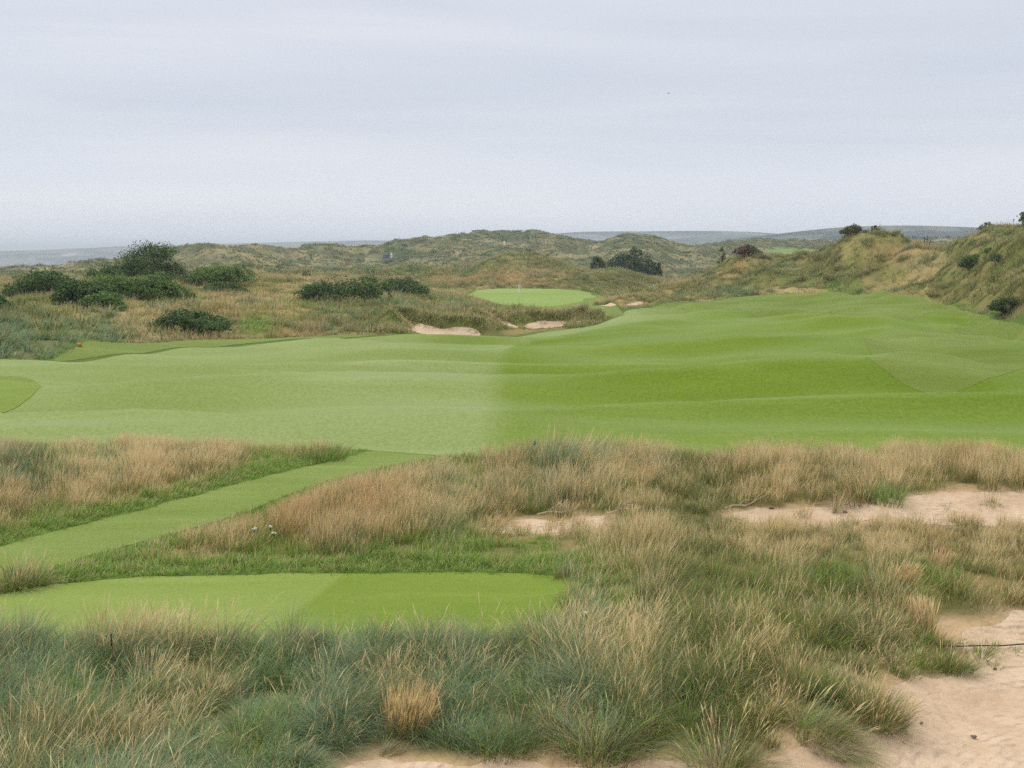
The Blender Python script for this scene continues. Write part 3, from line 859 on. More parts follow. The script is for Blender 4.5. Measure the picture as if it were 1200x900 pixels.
tag(np_mesh('dune_grass', V, F, M_GRASS, C), 'mixed straw and green wild grass covering the dunes beyond the fairway', 'grass', kind='stuff')

# turf overhanging the bunkers
bx, by = [], []
r = np.random.default_rng(55)
for P in BUNK:
    cy = P[:, 1].mean()
    for a, b in zip(P, np.roll(P, -1, 0)):
        n = max(1, int(np.linalg.norm(b - a) / .035))
        t = r.random(n)
        q = a + (b - a) * t[:, None] + r.normal(0, .12, (n, 2))
        k = q[:, 1] > cy - .5 * r.random(n)
        bx.append(q[k, 0]); by.append(q[k, 1] + .25 + 1.6 * r.random(int(k.sum())) ** 1.5)
bx, by = np.concatenate(bx), np.concatenate(by)
for P in SHAG:                                                 # shaggy mounds around the bunkers
    lo, hi = P.min(0), P.max(0)
    n = int((hi - lo).prod() * 9)
    q = lo + (hi - lo) * r.random((n, 2))
    k = (sdf(P, q[:, 0], q[:, 1]) > 0) & (sd_bunk(q[:, 0], q[:, 1]) < -.1)
    bx, by = np.concatenate([bx, q[k, 0]]), np.concatenate([by, q[k, 1]])
w = np.tile(np.array([[0, .22, .12, .04, .52, .10]]), (len(bx), 1))
V, F, C = tuft_blades(bx, by, np.full(len(bx), 12), np.full(len(bx), .25), np.full(len(bx), .52), w, 2, .04, np.full(len(bx), .75), np.full(len(bx), 1.1), 125, .1)
tag(np_mesh('bunker_lip_grass', V, F, M_GRASS, C), 'shaggy olive grass overhanging the faces of the bunkers', 'grass', kind='stuff')

# 5) far dunes
X, Y = scatter(240, 830, -.47, .47, .30, 105)
Z = terrain(X, Y)
px, py = project(X, Y, Z)
turf = np.exp(-(((px - 928) / 42) ** 2 + ((py - 294.5) / 3.0) ** 2))
m = turf < .3
X, Y, Z = X[m], Y[m], Z[m]
w = typemix(X, Y, Z)
L = np.clip(.8 * (1 + .6 * fbm(X / 9, Y / 9, 114, 3)), .3, 1.6)
parts = [tuft_blades(X, Y, np.full(len(X), 8), np.full(len(X), .7), L, w, 2, .22, np.full(len(X), .5), np.full(len(X), .6), 126, .15, tvar=.16)]
sel = (rng.random(len(X)) < .05) & (fbm(X / 30, Y / 40, 115, 2) > -.1)
X, Y, n_ = X[sel], Y[sel], int(sel.sum())
w = np.tile(np.array([[.5, .25, 0, 0, .6, .05]]), (n_, 1))
parts.append(tuft_blades(X, Y, np.full(n_, 60), 1.0 + 1.2 * rng.random(n_), 1.0 + .9 * rng.random(n_), w, 2, .22, np.full(n_, .8), np.full(n_, .6), 136, .1, tvar=.2))
V, F, C = merge(parts)
C = C * .8
tag(np_mesh('far_dune_grass', V, F, M_GRASS, C), 'grey green grass over the far dunes towards the skyline', 'grass', kind='stuff')


# ------------------------------------------------------------------ shrubs and trees
def leaf_cloud(lobes, n, size, base, tip, seed, gap=.0):
    """small leaf faces through and over a set of lobes (x, y, z, rx, ry, rz), local space"""
    r = np.random.default_rng(seed)
    lob = np.array(lobes)
    vol = lob[:, 3] * lob[:, 5] + lob[:, 3] * lob[:, 4]
    k = r.choice(len(lob), n, p=vol / vol.sum())
    d = r.normal(0, 1, (n, 3))
    d /= np.linalg.norm(d, axis=1, keepdims=True)
    d[:, 2] = np.where(d[:, 2] < -.35, -d[:, 2] * .6, d[:, 2])
    rad = np.clip(1 - np.abs(r.normal(0, .22, n)), .3, 1.12)
    rad *= 1 + .20 * vnoise(d[:, 0] * 3 + k * 3.1, d[:, 1] * 3 + d[:, 2] * 2.3, seed)
    P = lob[k, :3] + d * lob[k, 3:] * rad[:, None]
    if gap:
        keep = vnoise(P[:, 0] / gap, P[:, 1] / gap * .7 + P[:, 2] / gap * 1.3, seed + 5) > -.45
        P, d, k = P[keep], d[keep], k[keep]
        n = len(P)
    nrm = d + r.normal(0, .55, (n, 3))
    nrm /= np.linalg.norm(nrm, axis=1, keepdims=True)
    t1 = np.cross(nrm, r.normal(0, 1, (n, 3)))
    t1 /= np.linalg.norm(t1, axis=1, keepdims=True)
    t2 = np.cross(nrm, t1)
    s = size * r.uniform(.6, 1.4, n)[:, None]
    V = np.stack([P - t1 * s, P - t2 * s * .5, P + t1 * s, P + t2 * s * .5], 1).reshape(-1, 3)
    F = np.arange(4 * n).reshape(-1, 4)
    f = r.random(n)[:, None] * .5 + .5 * r.random(len(lob))[k][:, None]
    c = (np.array(base) * (1 - f) + np.array(tip) * f) * (1 + .15 * r.normal(0, 1, (n, 1)))
    return V, F, np.repeat(np.clip(c, .004, .8), 4, 0)


def tube(pts, radii, sides=6):
    pts, radii = np.array(pts, float), np.array(radii, float)
    n = len(pts)
    tan = np.gradient(pts, axis=0)
    tan /= np.linalg.norm(tan, axis=1, keepdims=True) + 1e-9
    ref = np.where(np.abs(tan[:, 2:3]) > .9, np.array([[1., 0, 0]]), np.array([[0, 0, 1.]]))
    a = np.cross(tan, ref)
    a /= np.linalg.norm(a, axis=1, keepdims=True) + 1e-9
    b = np.cross(tan, a)
    ang = np.linspace(0, 2 * np.pi, sides, endpoint=False)
    V = (pts[:, None] + radii[:, None, None] * (np.cos(ang)[None, :, None] * a[:, None] + np.sin(ang)[None, :, None] * b[:, None])).reshape(-1, 3)
    i = np.arange(n - 1)[:, None] * sides
    j = np.arange(sides)[None, :]
    F = np.stack([i + j, i + (j + 1) % sides, i + sides + (j + 1) % sides, i + sides + j], -1).reshape(-1, 4)
    V = np.concatenate([V, pts[[0]], pts[[-1]]])
    c0, c1 = len(V) - 2, len(V) - 1
    j = np.arange(sides)
    caps = np.concatenate([np.stack([np.full(sides, c0), (j + 1) % sides, j], 1), np.stack([np.full(sides, c1), (n - 1) * sides + j, (n - 1) * sides + (j + 1) % sides], 1)])
    return V, F, caps


def tubes(name, chains, mat, parent=None, sides=6):
    V, F, T, b = [], [], [], 0
    for p, rd in chains:
        v, f, c = tube(p, rd, sides)
        V.append(v); F.append(f + b); T.append(c + b)
        b += len(v)
    return np_mesh(name, np.concatenate(V), [np.concatenate(F), np.concatenate(T)], mat, parent=parent, smooth=True)


M_BARK = plain('grey brown bark', (.09, .07, .05), .9, .3, 20)
GREENS = {'dark': ((.026, .058, .015), (.120, .205, .050)), 'pine': ((.020, .045, .016), (.075, .135, .040)), 'mid': ((.042, .088, .018), (.150, .250, .056)),
          'yellow_green': ((.03, .055, .012), (.10, .145, .035)), 'brown': ((.06, .042, .025), (.19, .125, .075)), 'olive': ((.05, .06, .02), (.12, .13, .045))}  # leaf colours by kind of shrub, base then tip


def shrub(name, label, cat, px0, px1, ptop, pbase, Y=None, tone='dark', shape='mound', n=3500, leaf=.13, seed=1, group=None, dep=.75, trunk=True, gap=.5, nl=None):
    """a bush or tree standing at the place seen between these pixels; size follows from its distance"""
    pc = (px0 + px1) / 2
    if Y is None:
        X0, Y0 = [float(a[0]) for a in ground_at(min(max(pc, 8), 1192), pbase, ymin=40, ymax=400, zf=terrain)]
        X0 = float(tan_u(pc, pbase)[0]) * Y0
    else:
        Y0 = crest(pc, *Y) if isinstance(Y, tuple) else float(Y)
        X0 = float(tan_u(pc, pbase)[0]) * Y0
    z0 = float(terrain(np.array([X0]), np.array([Y0]))[0]) - .05
    Wd = (px1 - px0) * Y0 / FPX
    H = max((EYE - float(tan_u(pc, ptop)[1]) * Y0) - z0, .25)
    if isinstance(Y, tuple):
        H = max(H, .85 * (pbase - ptop) * Y0 / FPX)
    r = np.random.default_rng(seed)
    root = tag(empty(name, (X0, Y0, z0)), label, cat, group)
    nl = nl or int(np.clip(10 + Wd * 4, 8, 46))
    a = Wd / 2
    lobes = [(0, 0, H * .36, a * .78, a * .7 * dep, H * .42)]
    if shape == 'windswept':
        lobes = [(a * .25, 0, H * .42, a * .6, a * .5, H * .45), (-a * .4, 0, H * .2, a * .5, a * .45, H * .3)]
    for i in range(nl):
        q = r.uniform(-1, 1)
        d_ = r.uniform(-1, 1) * dep
        rr = math.sqrt(max(0, 1 - q * q))
        if shape == 'mound':
            top = H * (1 - abs(q) ** 2.2) * r.uniform(.55, 1.0)
        elif shape == 'dome':
            top = H * math.sqrt(max(.04, 1 - q * q)) * r.uniform(.35, 1.0)
        elif shape == 'windswept':                              # rises to the right
            top = H * np.interp(q, [-1, -.45, .0, .35, .6, .85, 1], [.3, .62, .9, 1., 1., .88, .6]) * r.uniform(.5, 1.0)
        elif shape == 'rise':
            top = H * np.interp(q, [-1, -.6, 0, .5, .85, 1], [.35, .75, .7, .85, 1., .6]) * r.uniform(.6, 1.0)
        elif shape == 'flat':
            top = H * np.interp(abs(q), [0, .6, 1], [1, .85, .3]) * r.uniform(.7, 1.)
        else:
            top = H * r.uniform(.4, 1)
        if i % 3 == 2:
            top *= .6
        rz = min(.34 * H, .30 * a + .12) * r.uniform(.6, 1.1)
        rx = min(.34 * a + .1, 1.0 + .14 * a) * r.uniform(.55, 1.0)
        lobes.append((q * (a - rx * .6), d_ * a * .7 * rr, max(top - rz, rz * .45), rx, rx * .9, rz))
    if trunk:
        ch = []
        for i in range(min(9, 3 + nl // 5)):
            l = lobes[i + 2]
            bx, by = l[0] * .35 + r.normal(0, .1), l[1] * .35
            t0 = .045 + .02 * H * r.random()
            ch.append(([(0, 0, -.15), (bx * .8 + l[0] * .2, by, l[2] * .4), (l[0] * .75, l[1] * .75, l[2] * .75), (l[0], l[1], l[2] + l[5] * .5)], [t0, t0 * .75, t0 * .45, t0 * .15]))
        tubes('trunk' if cat == 'tree' else 'stem', ch, M_BARK, root)
    b, t = GREENS[tone]
    Vv, Ff, Cc = leaf_cloud(lobes, int(n * 1.7), leaf * .76, b, t, seed, gap)
    low = Vv[:, 2] < 0
    Vv[low, 2] *= .3
    np_mesh('crown', Vv, Ff, M_LEAF, Cc, root)
    return root


G1 = 'dark shrubs on the left dune'
shrub('windswept_tree', 'tallest dark evergreen tree on the left dune, its crown sloping down to the left', 'tree', 102, 217, 276, 326, 138, 'dark', 'windswept', 11000, .15, 21, gap=.8, nl=44)
shrub('evergreen_bush', 'broad dark green bush bank spread in front of the windswept tree', 'bush', 92, 224, 314, 350, None, 'mid', 'flat', 8000, .14, 22, G1)
shrub('evergreen_bush', 'rounded dark bush with brownish top just left of the windswept tree', 'bush', 8, 112, 313, 348, None, 'dark', 'mound', 6500, .14, 23, G1)
shrub('evergreen_bush', 'dark bush cut off by the left edge of the view', 'bush', -26, 15, 339, 363, None, 'dark', 'dome', 3500, .13, 24, G1)
shrub('evergreen_bush', 'small low bush below the big bush bank, in straw grass', 'bush', 88, 150, 338, 364, None, 'mid', 'mound', 4500, .12, 25, G1)
shrub('evergreen_bush', 'wide bush right of the windswept tree with a pale sprig rising at its right end', 'bush', 212, 298, 303, 332, None, 'mid', 'rise', 7500, .14, 26, G1)
shrub('evergreen_bush', 'low flat dark bush lying in straw grass below the sprig ended bush', 'bush', 233, 289, 328, 344, None, 'dark', 'mound', 4000, .12, 27, G1)
shrub('evergreen_bush', 'low dark green bush on the slope just above the fairway edge', 'bush', 174, 268, 359, 388, None, 'dark', 'flat', 5500, .11, 28, G1)
shrub('evergreen_bush', 'tiny round green bush standing alone in the straw grass', 'bush', 351, 367, 315, 326, None, 'yellow_green', 'dome', 900, .12, 29, G1)
shrub('evergreen_bush', 'dark spreading bush on the dune crest, left of the putting green', 'bush', 345, 456, 316, 352, None, 'dark', 'rise', 8000, .13, 30, G1)
shrub('evergreen_bush', 'low dark bush tailing down to the right beside the spreading crest bush', 'bush', 436, 502, 319, 345, None, 'dark', 'mound', 3800, .13, 31, G1)
shrub('evergreen_bush', 'dark bush bridging the gap below the windswept tree and the left bush', 'bush', 62, 142, 322, 355, None, 'dark', 'flat', 5500, .14, 46, G1)
shrub('dome_tree', 'large dome shaped dark conifer in the hollow behind the green', 'tree', 708, 776, 283, 322, 262, 'pine', 'dome', 9000, .26, 32, gap=1.2, nl=40)
shrub('dark_bush', 'low dark bush touching the left foot of the dome tree', 'bush', 685, 716, 299, 318, 264, 'pine', 'mound', 2500, .25, 33)
shrub('dark_bush', 'small dark bush touching the right foot of the dome tree', 'bush', 762, 777, 301, 318, 260, 'pine', 'dome', 1500, .25, 34)
shrub('dark_bush', 'single round dark bush on the dune crest left of the dome tree', 'bush', 634, 657, 293, 312, 300, 'pine', 'dome', 2200, .25, 35)
shrub('dead_gorse', 'brown half dead gorse bush on the dune crest at the middle right', 'bush', 857, 893, 289, 305, (150, 200), 'brown', 'mound', 3200, .15, 36, gap=.4)
shrub('gorse_sprig', 'small dark green sprig beside the brown gorse bush', 'bush', 880, 893, 290, 300, (150, 200), 'dark', 'dome', 700, .13, 37)
shrub('gorse_sprig', 'thin grey green sprig left of the brown gorse bush', 'bush', 840, 852, 286, 300, (150, 200), 'olive', 'dome', 500, .13, 38)
shrub('gorse_bush', 'dark olive gorse on the rounded dune top, left of the rusty grass', 'bush', 984, 1014, 277, 293, (140, 195), 'olive', 'mound', 2600, .14, 39, gap=.4)
shrub('gorse_bush', 'ragged dark shrub alone on the right dune face', 'bush', 1120, 1154, 294, 314, None, 'dark', 'dome', 1900, .11, 40, gap=.35, nl=12)
shrub('gorse_bush', 'dark green bush on the dune top at the right edge of the view', 'bush', 1186, 1222, 258, 280, (105, 160), 'mid', 'mound', 3500, .12, 41)
shrub('gorse_bush', 'small green bush on the right dune face below the crest', 'bush', 1152, 1164, 288, 296, None, 'mid', 'dome', 600, .10, 42)
shrub('gorse_bush', 'dark low bush on the right dune face near the right edge', 'bush', 1160, 1178, 296, 306, None, 'dark', 'mound', 900, .11, 43)
shrub('gorse_bush', 'green leafy clump on the spur above the right hand semi rough', 'bush', 1158, 1204, 341, 364, None, 'yellow_green', 'mound', 3000, .09, 44, gap=.4)
shrub('gorse_bush', 'spiky seeding shrub on the highest right dune crest', 'bush', 1146, 1168, 258, 270, (115, 165), 'olive', 'dome', 700, .11, 45, gap=.35)
for i, (a, b, t, yy_, lab) in enumerate(((606, 619, 272, 690, 'long dark scrub bush on the far skyline dune'), (636, 646, 272, 680, 'round dark scrub bush at the right end of the skyline dune'),
                                         (553, 566, 275, 690, 'dark scrub bush on the skyline left of the two walkers'), (534, 546, 277, 675, 'small dark scrub bush farthest left on the skyline dune'))):
    shrub('scrub_bush', lab, 'bush', a, b, t, t + 6, yy_, 'pine', 'flat', 700, .55, 60 + i, 'scrub on the skyline dune', trunk=False, gap=0)


def wood(name, label, pts, seed, size, n, tone='pine', h=7.0):
    """a far-off wood that reads as one mass: many crowns along a strip; pts (px, ptop, pbase, Y)"""
    r = np.random.default_rng(seed)
    p = np.array(pts, float)
    lobes = []
    L = p[:, 0]
    for i in range(n):
        px = r.uniform(L[0], L[-1])
        Yb = np.interp(px, L, p[:, 3]) + r.uniform(-12, 12)
        tb, bb = np.interp(px, L, p[:, 1]), np.interp(px, L, p[:, 2])
        q = r.random()
        py = tb + (bb - tb) * q
        u, t = tan_u(px, py)
        z = EYE - t * Yb
        rr = r.uniform(.6, 1.2) * h * .5
        lobes.append((u * Yb, Yb + q * -10, z - rr * .8, rr, rr, rr * .8))
    b, t = GREENS[tone]
    V, F, C = leaf_cloud(lobes, n * 60, size, b, t, seed)
    return tag(np_mesh(name, V, F, M_LEAF, C), label, 'wood', kind='stuff')


wood('pine_wood', 'dark wood filling the hollow of the far dunes at the left of centre', [(404, 291, 295, 560), (430, 290, 296, 565), (460, 287, 295, 575), (480, 283, 295, 585), (492, 281, 294, 590), (503, 281, 290, 595), (520, 281, 284, 600)], 70, .9, 170, h=4.0)
wood('far_wood', 'blue dark wood beyond the right dune', [(1056, 277, 284, 1150), (1070, 275, 284, 1150), (1090, 278, 285, 1150), (1110, 275, 285, 1150), (1128, 276, 284, 1150)], 71, 1.8, 70, h=9.0)

# ------------------------------------------------------------------ sea, far hills
t = NT('sea water')
M_SEA = t.finish(t.mix(t.ramp(t.noise(.01, 3), .3, .7), (.10, .14, .17), (.16, .20, .22)), .25, t.bump(t.noise(.15, 4), .4, 1.), .5)
tag(np_mesh('sea', np.array([(-9000, 920, -40), (9000, 920, -40), (9000, 9400, -40), (-9000, 9400, -40)], float), np.array([[0, 1, 2, 3]]), M_SEA), kind='structure')


def mat_hill(name, fields, woods, pale=None):
    t = NT(name)
    n1 = t.n('TexVoronoi', {'Vector': t.P(), 'Scale': .0065}, feature='F1').outputs['Color']
    f = t.n('SeparateColor', {0: n1}).outputs[0]
    c = t.mix(f, fields[0], fields[1])
    n2 = t.noise(.006, 5, .6, stretch=(1, 1, 2.5))
    c = t.mix(t.ramp(n2, .43, .53), c, woods)
    c = t.mix(t.mul(t.ramp(t.noise(.03, 4), .4, .7), .4), c, t.mix(1., c, (.7, .75, .7), 'MULTIPLY'))
    if pale:                                                   # a pale quarry face
        d = t.n('VectorMath', {0: t.n('Mapping', {'Vector': t.P(), 'Location': (-pale[0], -pale[1], 0)}).outputs[0], 1: (1 / pale[2], 1 / pale[3], 0)}, operation='MULTIPLY').outputs[0]
        r = t.n('VectorMath', {0: d}, operation='LENGTH').outputs['Value']
        c = t.mix(t.ramp(t.add(r, t.mul(t.noise(.02, 4), .8)), 1.3, .9), c, (.34, .32, .29))
    return t.finish(c, .95, None, .05)


M_HILL = mat_hill('patchwork hills', ((.075, .10, .065), (.12, .13, .09)), (.018, .035, .028))
M_HILLW = mat_hill('wooded hills', ((.05, .08, .05), (.07, .10, .06)), (.03, .05, .035))


def hill(name, pts, depth, zb, mat, seed, rough=6.):
    p = np.array(pts, float)
    nu, nv = 160, 36
    pxs = np.linspace(p[0, 0], p[-1, 0], nu)
    py = np.interp(pxs, p[:, 0], p[:, 1])
    py = np.convolve(np.pad(py, 3, 'edge'), np.ones(7) / 7, 'valid')
    Yc = np.interp(pxs, p[:, 0], p[:, 2])
    u, t = tan_u(pxs, py)
    zc = EYE - t * Yc
    v = np.linspace(-1, 1.2, nv)
    prof = np.where(v < 0, 1 - (np.abs(v)) ** 1.6, 1 - (np.abs(v) / 1.2) ** 2)
    YY = Yc[None, :] + v[:, None] * depth
    XX = u[None, :] * Yc[None, :] * (1 + .05 * v[:, None])
    ZZ = zb + (zc[None, :] - zb) * prof[:, None] + rough * fbm(XX / 260, YY / 260, seed, 4) * prof[:, None] * np.clip(np.abs(v) * 3, 0.12, 1)[:, None]
    i = np.arange(nv * nu).reshape(nv, nu)
    F = np.stack([i[:-1, :-1], i[:-1, 1:], i[1:, 1:], i[1:, :-1]], -1).reshape(-1, 4)
    return tag(np_mesh(name, np.stack([XX, YY, ZZ], -1).reshape(-1, 3), F, mat, smooth=True), kind='structure')


M_HILLQ = mat_hill('patchwork hills with quarry', ((.075, .10, .065), (.14, .15, .10)), (.018, .035, .028), (-1510, 4250, 34, 70))
hill('hills', [(-900, 286, 4600), (-300, 292, 4600), (0, 293.5, 4600), (30, 294.5, 4600), (60, 291.5, 4600), (85, 292.3, 4600), (100, 289.5, 4600), (130, 290.5, 4600), (150, 287.5, 4600), (200, 288, 4600), (280, 285, 4600), (325, 284.5, 4600), (345, 282.5, 4600), (380, 283, 4600), (440, 281, 4600), (480, 283, 4600), (560, 290, 4600), (640, 300, 4600)], 700, -42, M_HILLQ, 1, 9.)
hill('hills', [(560, 292, 5600), (640, 274.5, 5600), (680, 271.5, 5600), (760, 271, 5600), (840, 270.5, 5600), (890, 272, 5600), (960, 278, 5600), (1100, 290, 5600)], 800, -42, M_HILL, 2)
hill('hills', [(680, 297, 2900), (740, 287, 2900), (785, 280, 2900), (830, 277, 2900), (880, 275.5, 2900), (930, 276, 2900), (1000, 280, 2900), (1060, 292, 2900)], 450, -42, M_HILLW, 3, 4.)
hill('hills', [(800, 297, 2000), (850, 282, 2000), (900, 275.5, 2000), (935, 271.5, 2000), (965, 268, 2000), (1000, 265.5, 2000), (1060, 264, 2000), (1100, 265, 2000), (1150, 267, 2000), (1210, 270, 2000), (1500, 280, 2000), (1900, 275, 2000)], 500, -42, M_HILL, 4, 4.)
hill('hills', [(900, 297, 1700), (960, 279, 1700), (1000, 272.5, 1700), (1020, 271, 1700), (1045, 274, 1700), (1080, 283, 1700), (1120, 292, 1700)], 130, -42, M_HILLW, 5, 3.)
# ------------------------------------------------------------------ small things
M_WHITE = plain('white paint', (.78, .78, .76), .5, .05)
M_PURPLE = plain('purple hoarding', (.10, .075, .25), .5, .1, 2)
M_ORANGE = plain('terracotta orange', (.50, .15, .05), .55, .15)
M_PALE = plain('pale cap', (.62, .48, .36), .6, .1)
M_BLUE = plain('faded blue', (.10, .19, .38), .5, .1)
M_DARKW = plain('dark weathered wood', (.035, .03, .025), .9, .3)
M_TWIG = plain('bleached twig', (.42, .35, .27), .9, .2)
M_CORD = plain('dark cord', (.04, .035, .03), .8, .1)
M_STONE = plain('grey stone', (.16, .13, .11), .9, .3)
M_FLOWER = plain('white flower', (.82, .82, .76), .8, .08)
M_STEMG = plain('green stem', (.10, .16, .05), .8, .2)
M_GULL = plain('gull grey', (.30, .31, .33), .8, .15)


def tz(x, y):
    return float(terrain(np.array([x]), np.array([y]))[0])


def bm_obj(name, bm, mat, parent=None, smooth=False, bevel=0.):
    if bevel:
        bmesh.ops.bevel(bm, geom=list(bm.edges), offset=bevel, segments=2, affect='EDGES', profile=.6)
    me = bpy.data.meshes.new(name)
    bm.to_mesh(me)
    bm.free()
    for p in me.polygons:
        p.use_smooth = smooth
    me.materials.append(mat)
    o = bpy.data.objects.new(name, me)
    COL.objects.link(o)
    if parent:
        o.parent = parent
    return o


def box(bm, c, s):
    g = bmesh.ops.create_cube(bm, size=1.0)
    for v in g['verts']:
        v.co = Vector((v.co.x * s[0] + c[0], v.co.y * s[1] + c[1], v.co.z * s[2] + c[2]))


# flagstick on the putting green
fx, fy = [float(a[0]) for a in ground_at(608, 351.5, ymin=40, zf=terrain)]
fl = tag(empty('flagstick', (fx, fy, tz(fx, fy) + .02)), 'white flagstick with limp flag standing in the putting green', 'golf flag')
Hf = 17.5 * fy / FPX
tubes('pole', [([(0, 0, -.1), (0, 0, Hf * .5), (0, 0, Hf)], [.032, .03, .026])], M_WHITE, fl, 8)
gv = []
for i in range(9):
    for j in range(5):
        f, g = i / 8, j / 4
        gv.append((.03 + f * (.42 - .06 * g), .05 * math.sin(f * 7 + g * 2), Hf - .03 - g * .5 - f * f * .16))
gf = [[i * 5 + j, i * 5 + j + 1, (i + 1) * 5 + j + 1, (i + 1) * 5 + j] for i in range(8) for j in range(4)]
np_mesh('flag', np.array(gv), np.array(gf), plain('grey flag cloth', (.42, .46, .47), .8, .1), parent=fl, smooth=True)


def banner(name, label, px, pbase, ptop, Y, w):
    if Y is None:
        Y = float(ground_at(px, pbase, ymin=225, zf=terrain)[1][0])
    x = float(tan_u(px, pbase)[0]) * Y
    z0 = tz(x, Y)
    H = float(np.clip((EYE - float(tan_u(px, ptop)[1]) * Y) - z0, 1.5, 3.5))
    print('BANNER', px, Y, z0, H)
    e = tag(empty(name, (x, Y, z0)), label, 'banner')
    tubes('pole', [([(-w * .5, 0, -.2), (-w * .5, 0, H * .8), (-w * .35, 0, H)], [.04, .035, .03])], M_WHITE, e)
    v, f = [], []
    n = 10
    for i in range(n + 1):
        q = i / n
        ww_ = w * (1 - .45 * max(0, q - .6) / .4)
        yb = .06 * math.sin(q * 6)
        z = .15 + q * (H - .2)
        v += [(-w * .5 + .05, yb - .02, z), (-w * .5 + .05 + ww_, yb - .02, z), (-w * .5 + .05 + ww_, yb + .02, z), (-w * .5 + .05, yb + .02, z)]
    for i in range(n):
        a = i * 4
        for k in range(4):
            f.append([a + k, a + (k + 1) % 4, a + 4 + (k + 1) % 4, a + 4 + k])
    f += [[3, 2, 1, 0], [n * 4, n * 4 + 1, n * 4 + 2, n * 4 + 3]]
    np_mesh('cloth', np.array(v), np.array(f), M_WHITE, parent=e)
    return e


banner('banner', 'white upright banner beside the low purple hoarding among the middle dunes', 458.7, 303, 296, None, .75)
banner('banner', 'white upright banner alone on the far dune slope below the two walkers', 591, 287.8, 282.6, None, .8)
hx, hy = [float(a[0]) for a in ground_at(452.5, 303, ymin=225, zf=terrain)]
print('HOARD', hx, hy)
e = tag(empty('hoarding', (hx, hy, tz(hx, hy))), 'low purple hoarding panel among the middle dunes', 'hoarding')
hh = float(np.clip(EYE - float(tan_u(452, 298.4)[1]) * hy - tz(hx, hy), .9, 1.6))
bm = bmesh.new(); box(bm, (0, 0, hh * .55), (2.6, .08, hh * .9)); bm_obj('panel', bm, M_PURPLE, e, bevel=.02)
for s in (-1, 1):
    bm = bmesh.new(); box(bm, (s * 1.1, .09, hh * .45), (.09, .09, hh * .95)); bm_obj('post', bm, M_DARKW, e, bevel=.01)

# two walkers on the skyline
def person(label, px, pbase, ptop, Y, jacket, trousers, face, seed):
    x = float(tan_u(px, pbase)[0]) * Y
    z0 = tz(x, Y)
    bm_v = [(0, 0, .95), (0, 0, 1.15), (0, .01, 1.40), (0, .0, 1.50), (0, -.02, 1.60), (0, -.02, 1.72),
            (.10, 0, .88), (.12, -.05, .48), (.12, .05, .08), (.12, -.10, .04),
            (-.10, 0, .88), (-.13, .08, .48), (-.12, .14, .08), (-.12, .0, .04),
            (.19, 0, 1.42), (.26, .02, 1.15), (.24, -.14, .93), (.23, -.20, .85),
            (-.19, 0, 1.42), (-.27, .04, 1.15), (-.26, -.06, .90), (-.25, -.09, .82)]
    ed = [(0, 1), (1, 2), (2, 3), (3, 4), (4, 5), (0, 6), (6, 7), (7, 8), (8, 9), (0, 10), (10, 11), (11, 12), (12, 13), (2, 14), (14, 15), (15, 16), (16, 17), (2, 18), (18, 19), (19, 20), (20, 21)]
    rad = [.15, .14, .16, .065, .09, .085, .10, .065, .045, .04, .10, .065, .045, .04, .065, .05, .04, .03, .065, .05, .04, .03]
    me = bpy.data.meshes.new('person')
    me.from_pydata(bm_v, ed, [])
    tmp = bpy.data.objects.new('person_source', me)
    COL.objects.link(tmp)
    sk = tmp.modifiers.new('skin', 'SKIN')
    for i, v in enumerate(me.skin_vertices[0].data):
        v.radius = (rad[i], rad[i] * (.75 if i < 3 else 1.0))
        v.use_root = i == 0
    ss = tmp.modifiers.new('sub', 'SUBSURF')
    ss.levels = ss.render_levels = 2
    dg = bpy.context.evaluated_depsgraph_get()
    body = bpy.data.meshes.new_from_object(tmp.evaluated_get(dg))
    bpy.data.objects.remove(tmp)
    o = bpy.data.objects.new('person', body)
    COL.objects.link(o)
    body.materials.clear()
    for m in (trousers, jacket, M_SKIN, M_HAIR):
        body.materials.append(m)
    for p in body.polygons:
        z = p.center.z
        p.material_index = 0 if z < .93 and abs(p.center.x) < .2 else (1 if z < 1.50 else (3 if (z > 1.68 or p.center.y > .02) else 2))
        p.use_smooth = True
    H = EYE - float(tan_u(px, ptop)[1]) * Y - z0
    o.location = (x, Y, z0 - .02)
    o.rotation_euler.z = face
    return tag(o, label, 'person')


M_SKIN = plain('skin', (.45, .27, .19), .6, .05)
M_HAIR = plain('dark hair', (.03, .02, .015), .7, .1)
M_JK1, M_JK2 = plain('black jacket', (.02, .02, .025), .8, .1), plain('dark olive jacket', (.06, .06, .02), .8, .1)
M_TR1, M_TR2 = plain('dark trousers', (.03, .03, .03), .8, .1), plain('tan trousers', (.22, .18, .09), .8, .1)
PY_, PX_ = 704., None
person('distant person in dark jacket on the skyline dune, left one of two walkers', 579.3, 274.2, 271.4, 698., M_JK1, M_TR1, .4, 1)
person('distant person in olive jacket on the skyline dune, right one of two walkers', 584.6, 274.2, 271.4, 698., M_JK2, M_TR2, 2.6, 2)

# tee markers at the fairway edge
def marker(label, px, py, w, group=None):
    x, y = [float(a[0]) for a in ground_at(px, py, ymin=40, zf=terrain)]
    e = tag(empty('tee_marker', (x, y, tz(x, y) + .03)), label, 'tee marker')
    bm = bmesh.new(); box(bm, (0, 0, w * .4), (w, w * .8, w * .8)); bm_obj('block', bm, M_ORANGE, e, bevel=w * .14)
    bm = bmesh.new(); box(bm, (-w * .12, -w * .42, w * .58), (w * .55, .02, w * .22)); bm_obj('cap', bm, M_PALE, e, bevel=.006)


marker('orange marker block in front of the blue green grass at the left fairway edge', 93.5, 406.5, .22)
marker('smaller rusty marker block right of the brighter one at the fairway edge', 157.5, 401.0, .12)

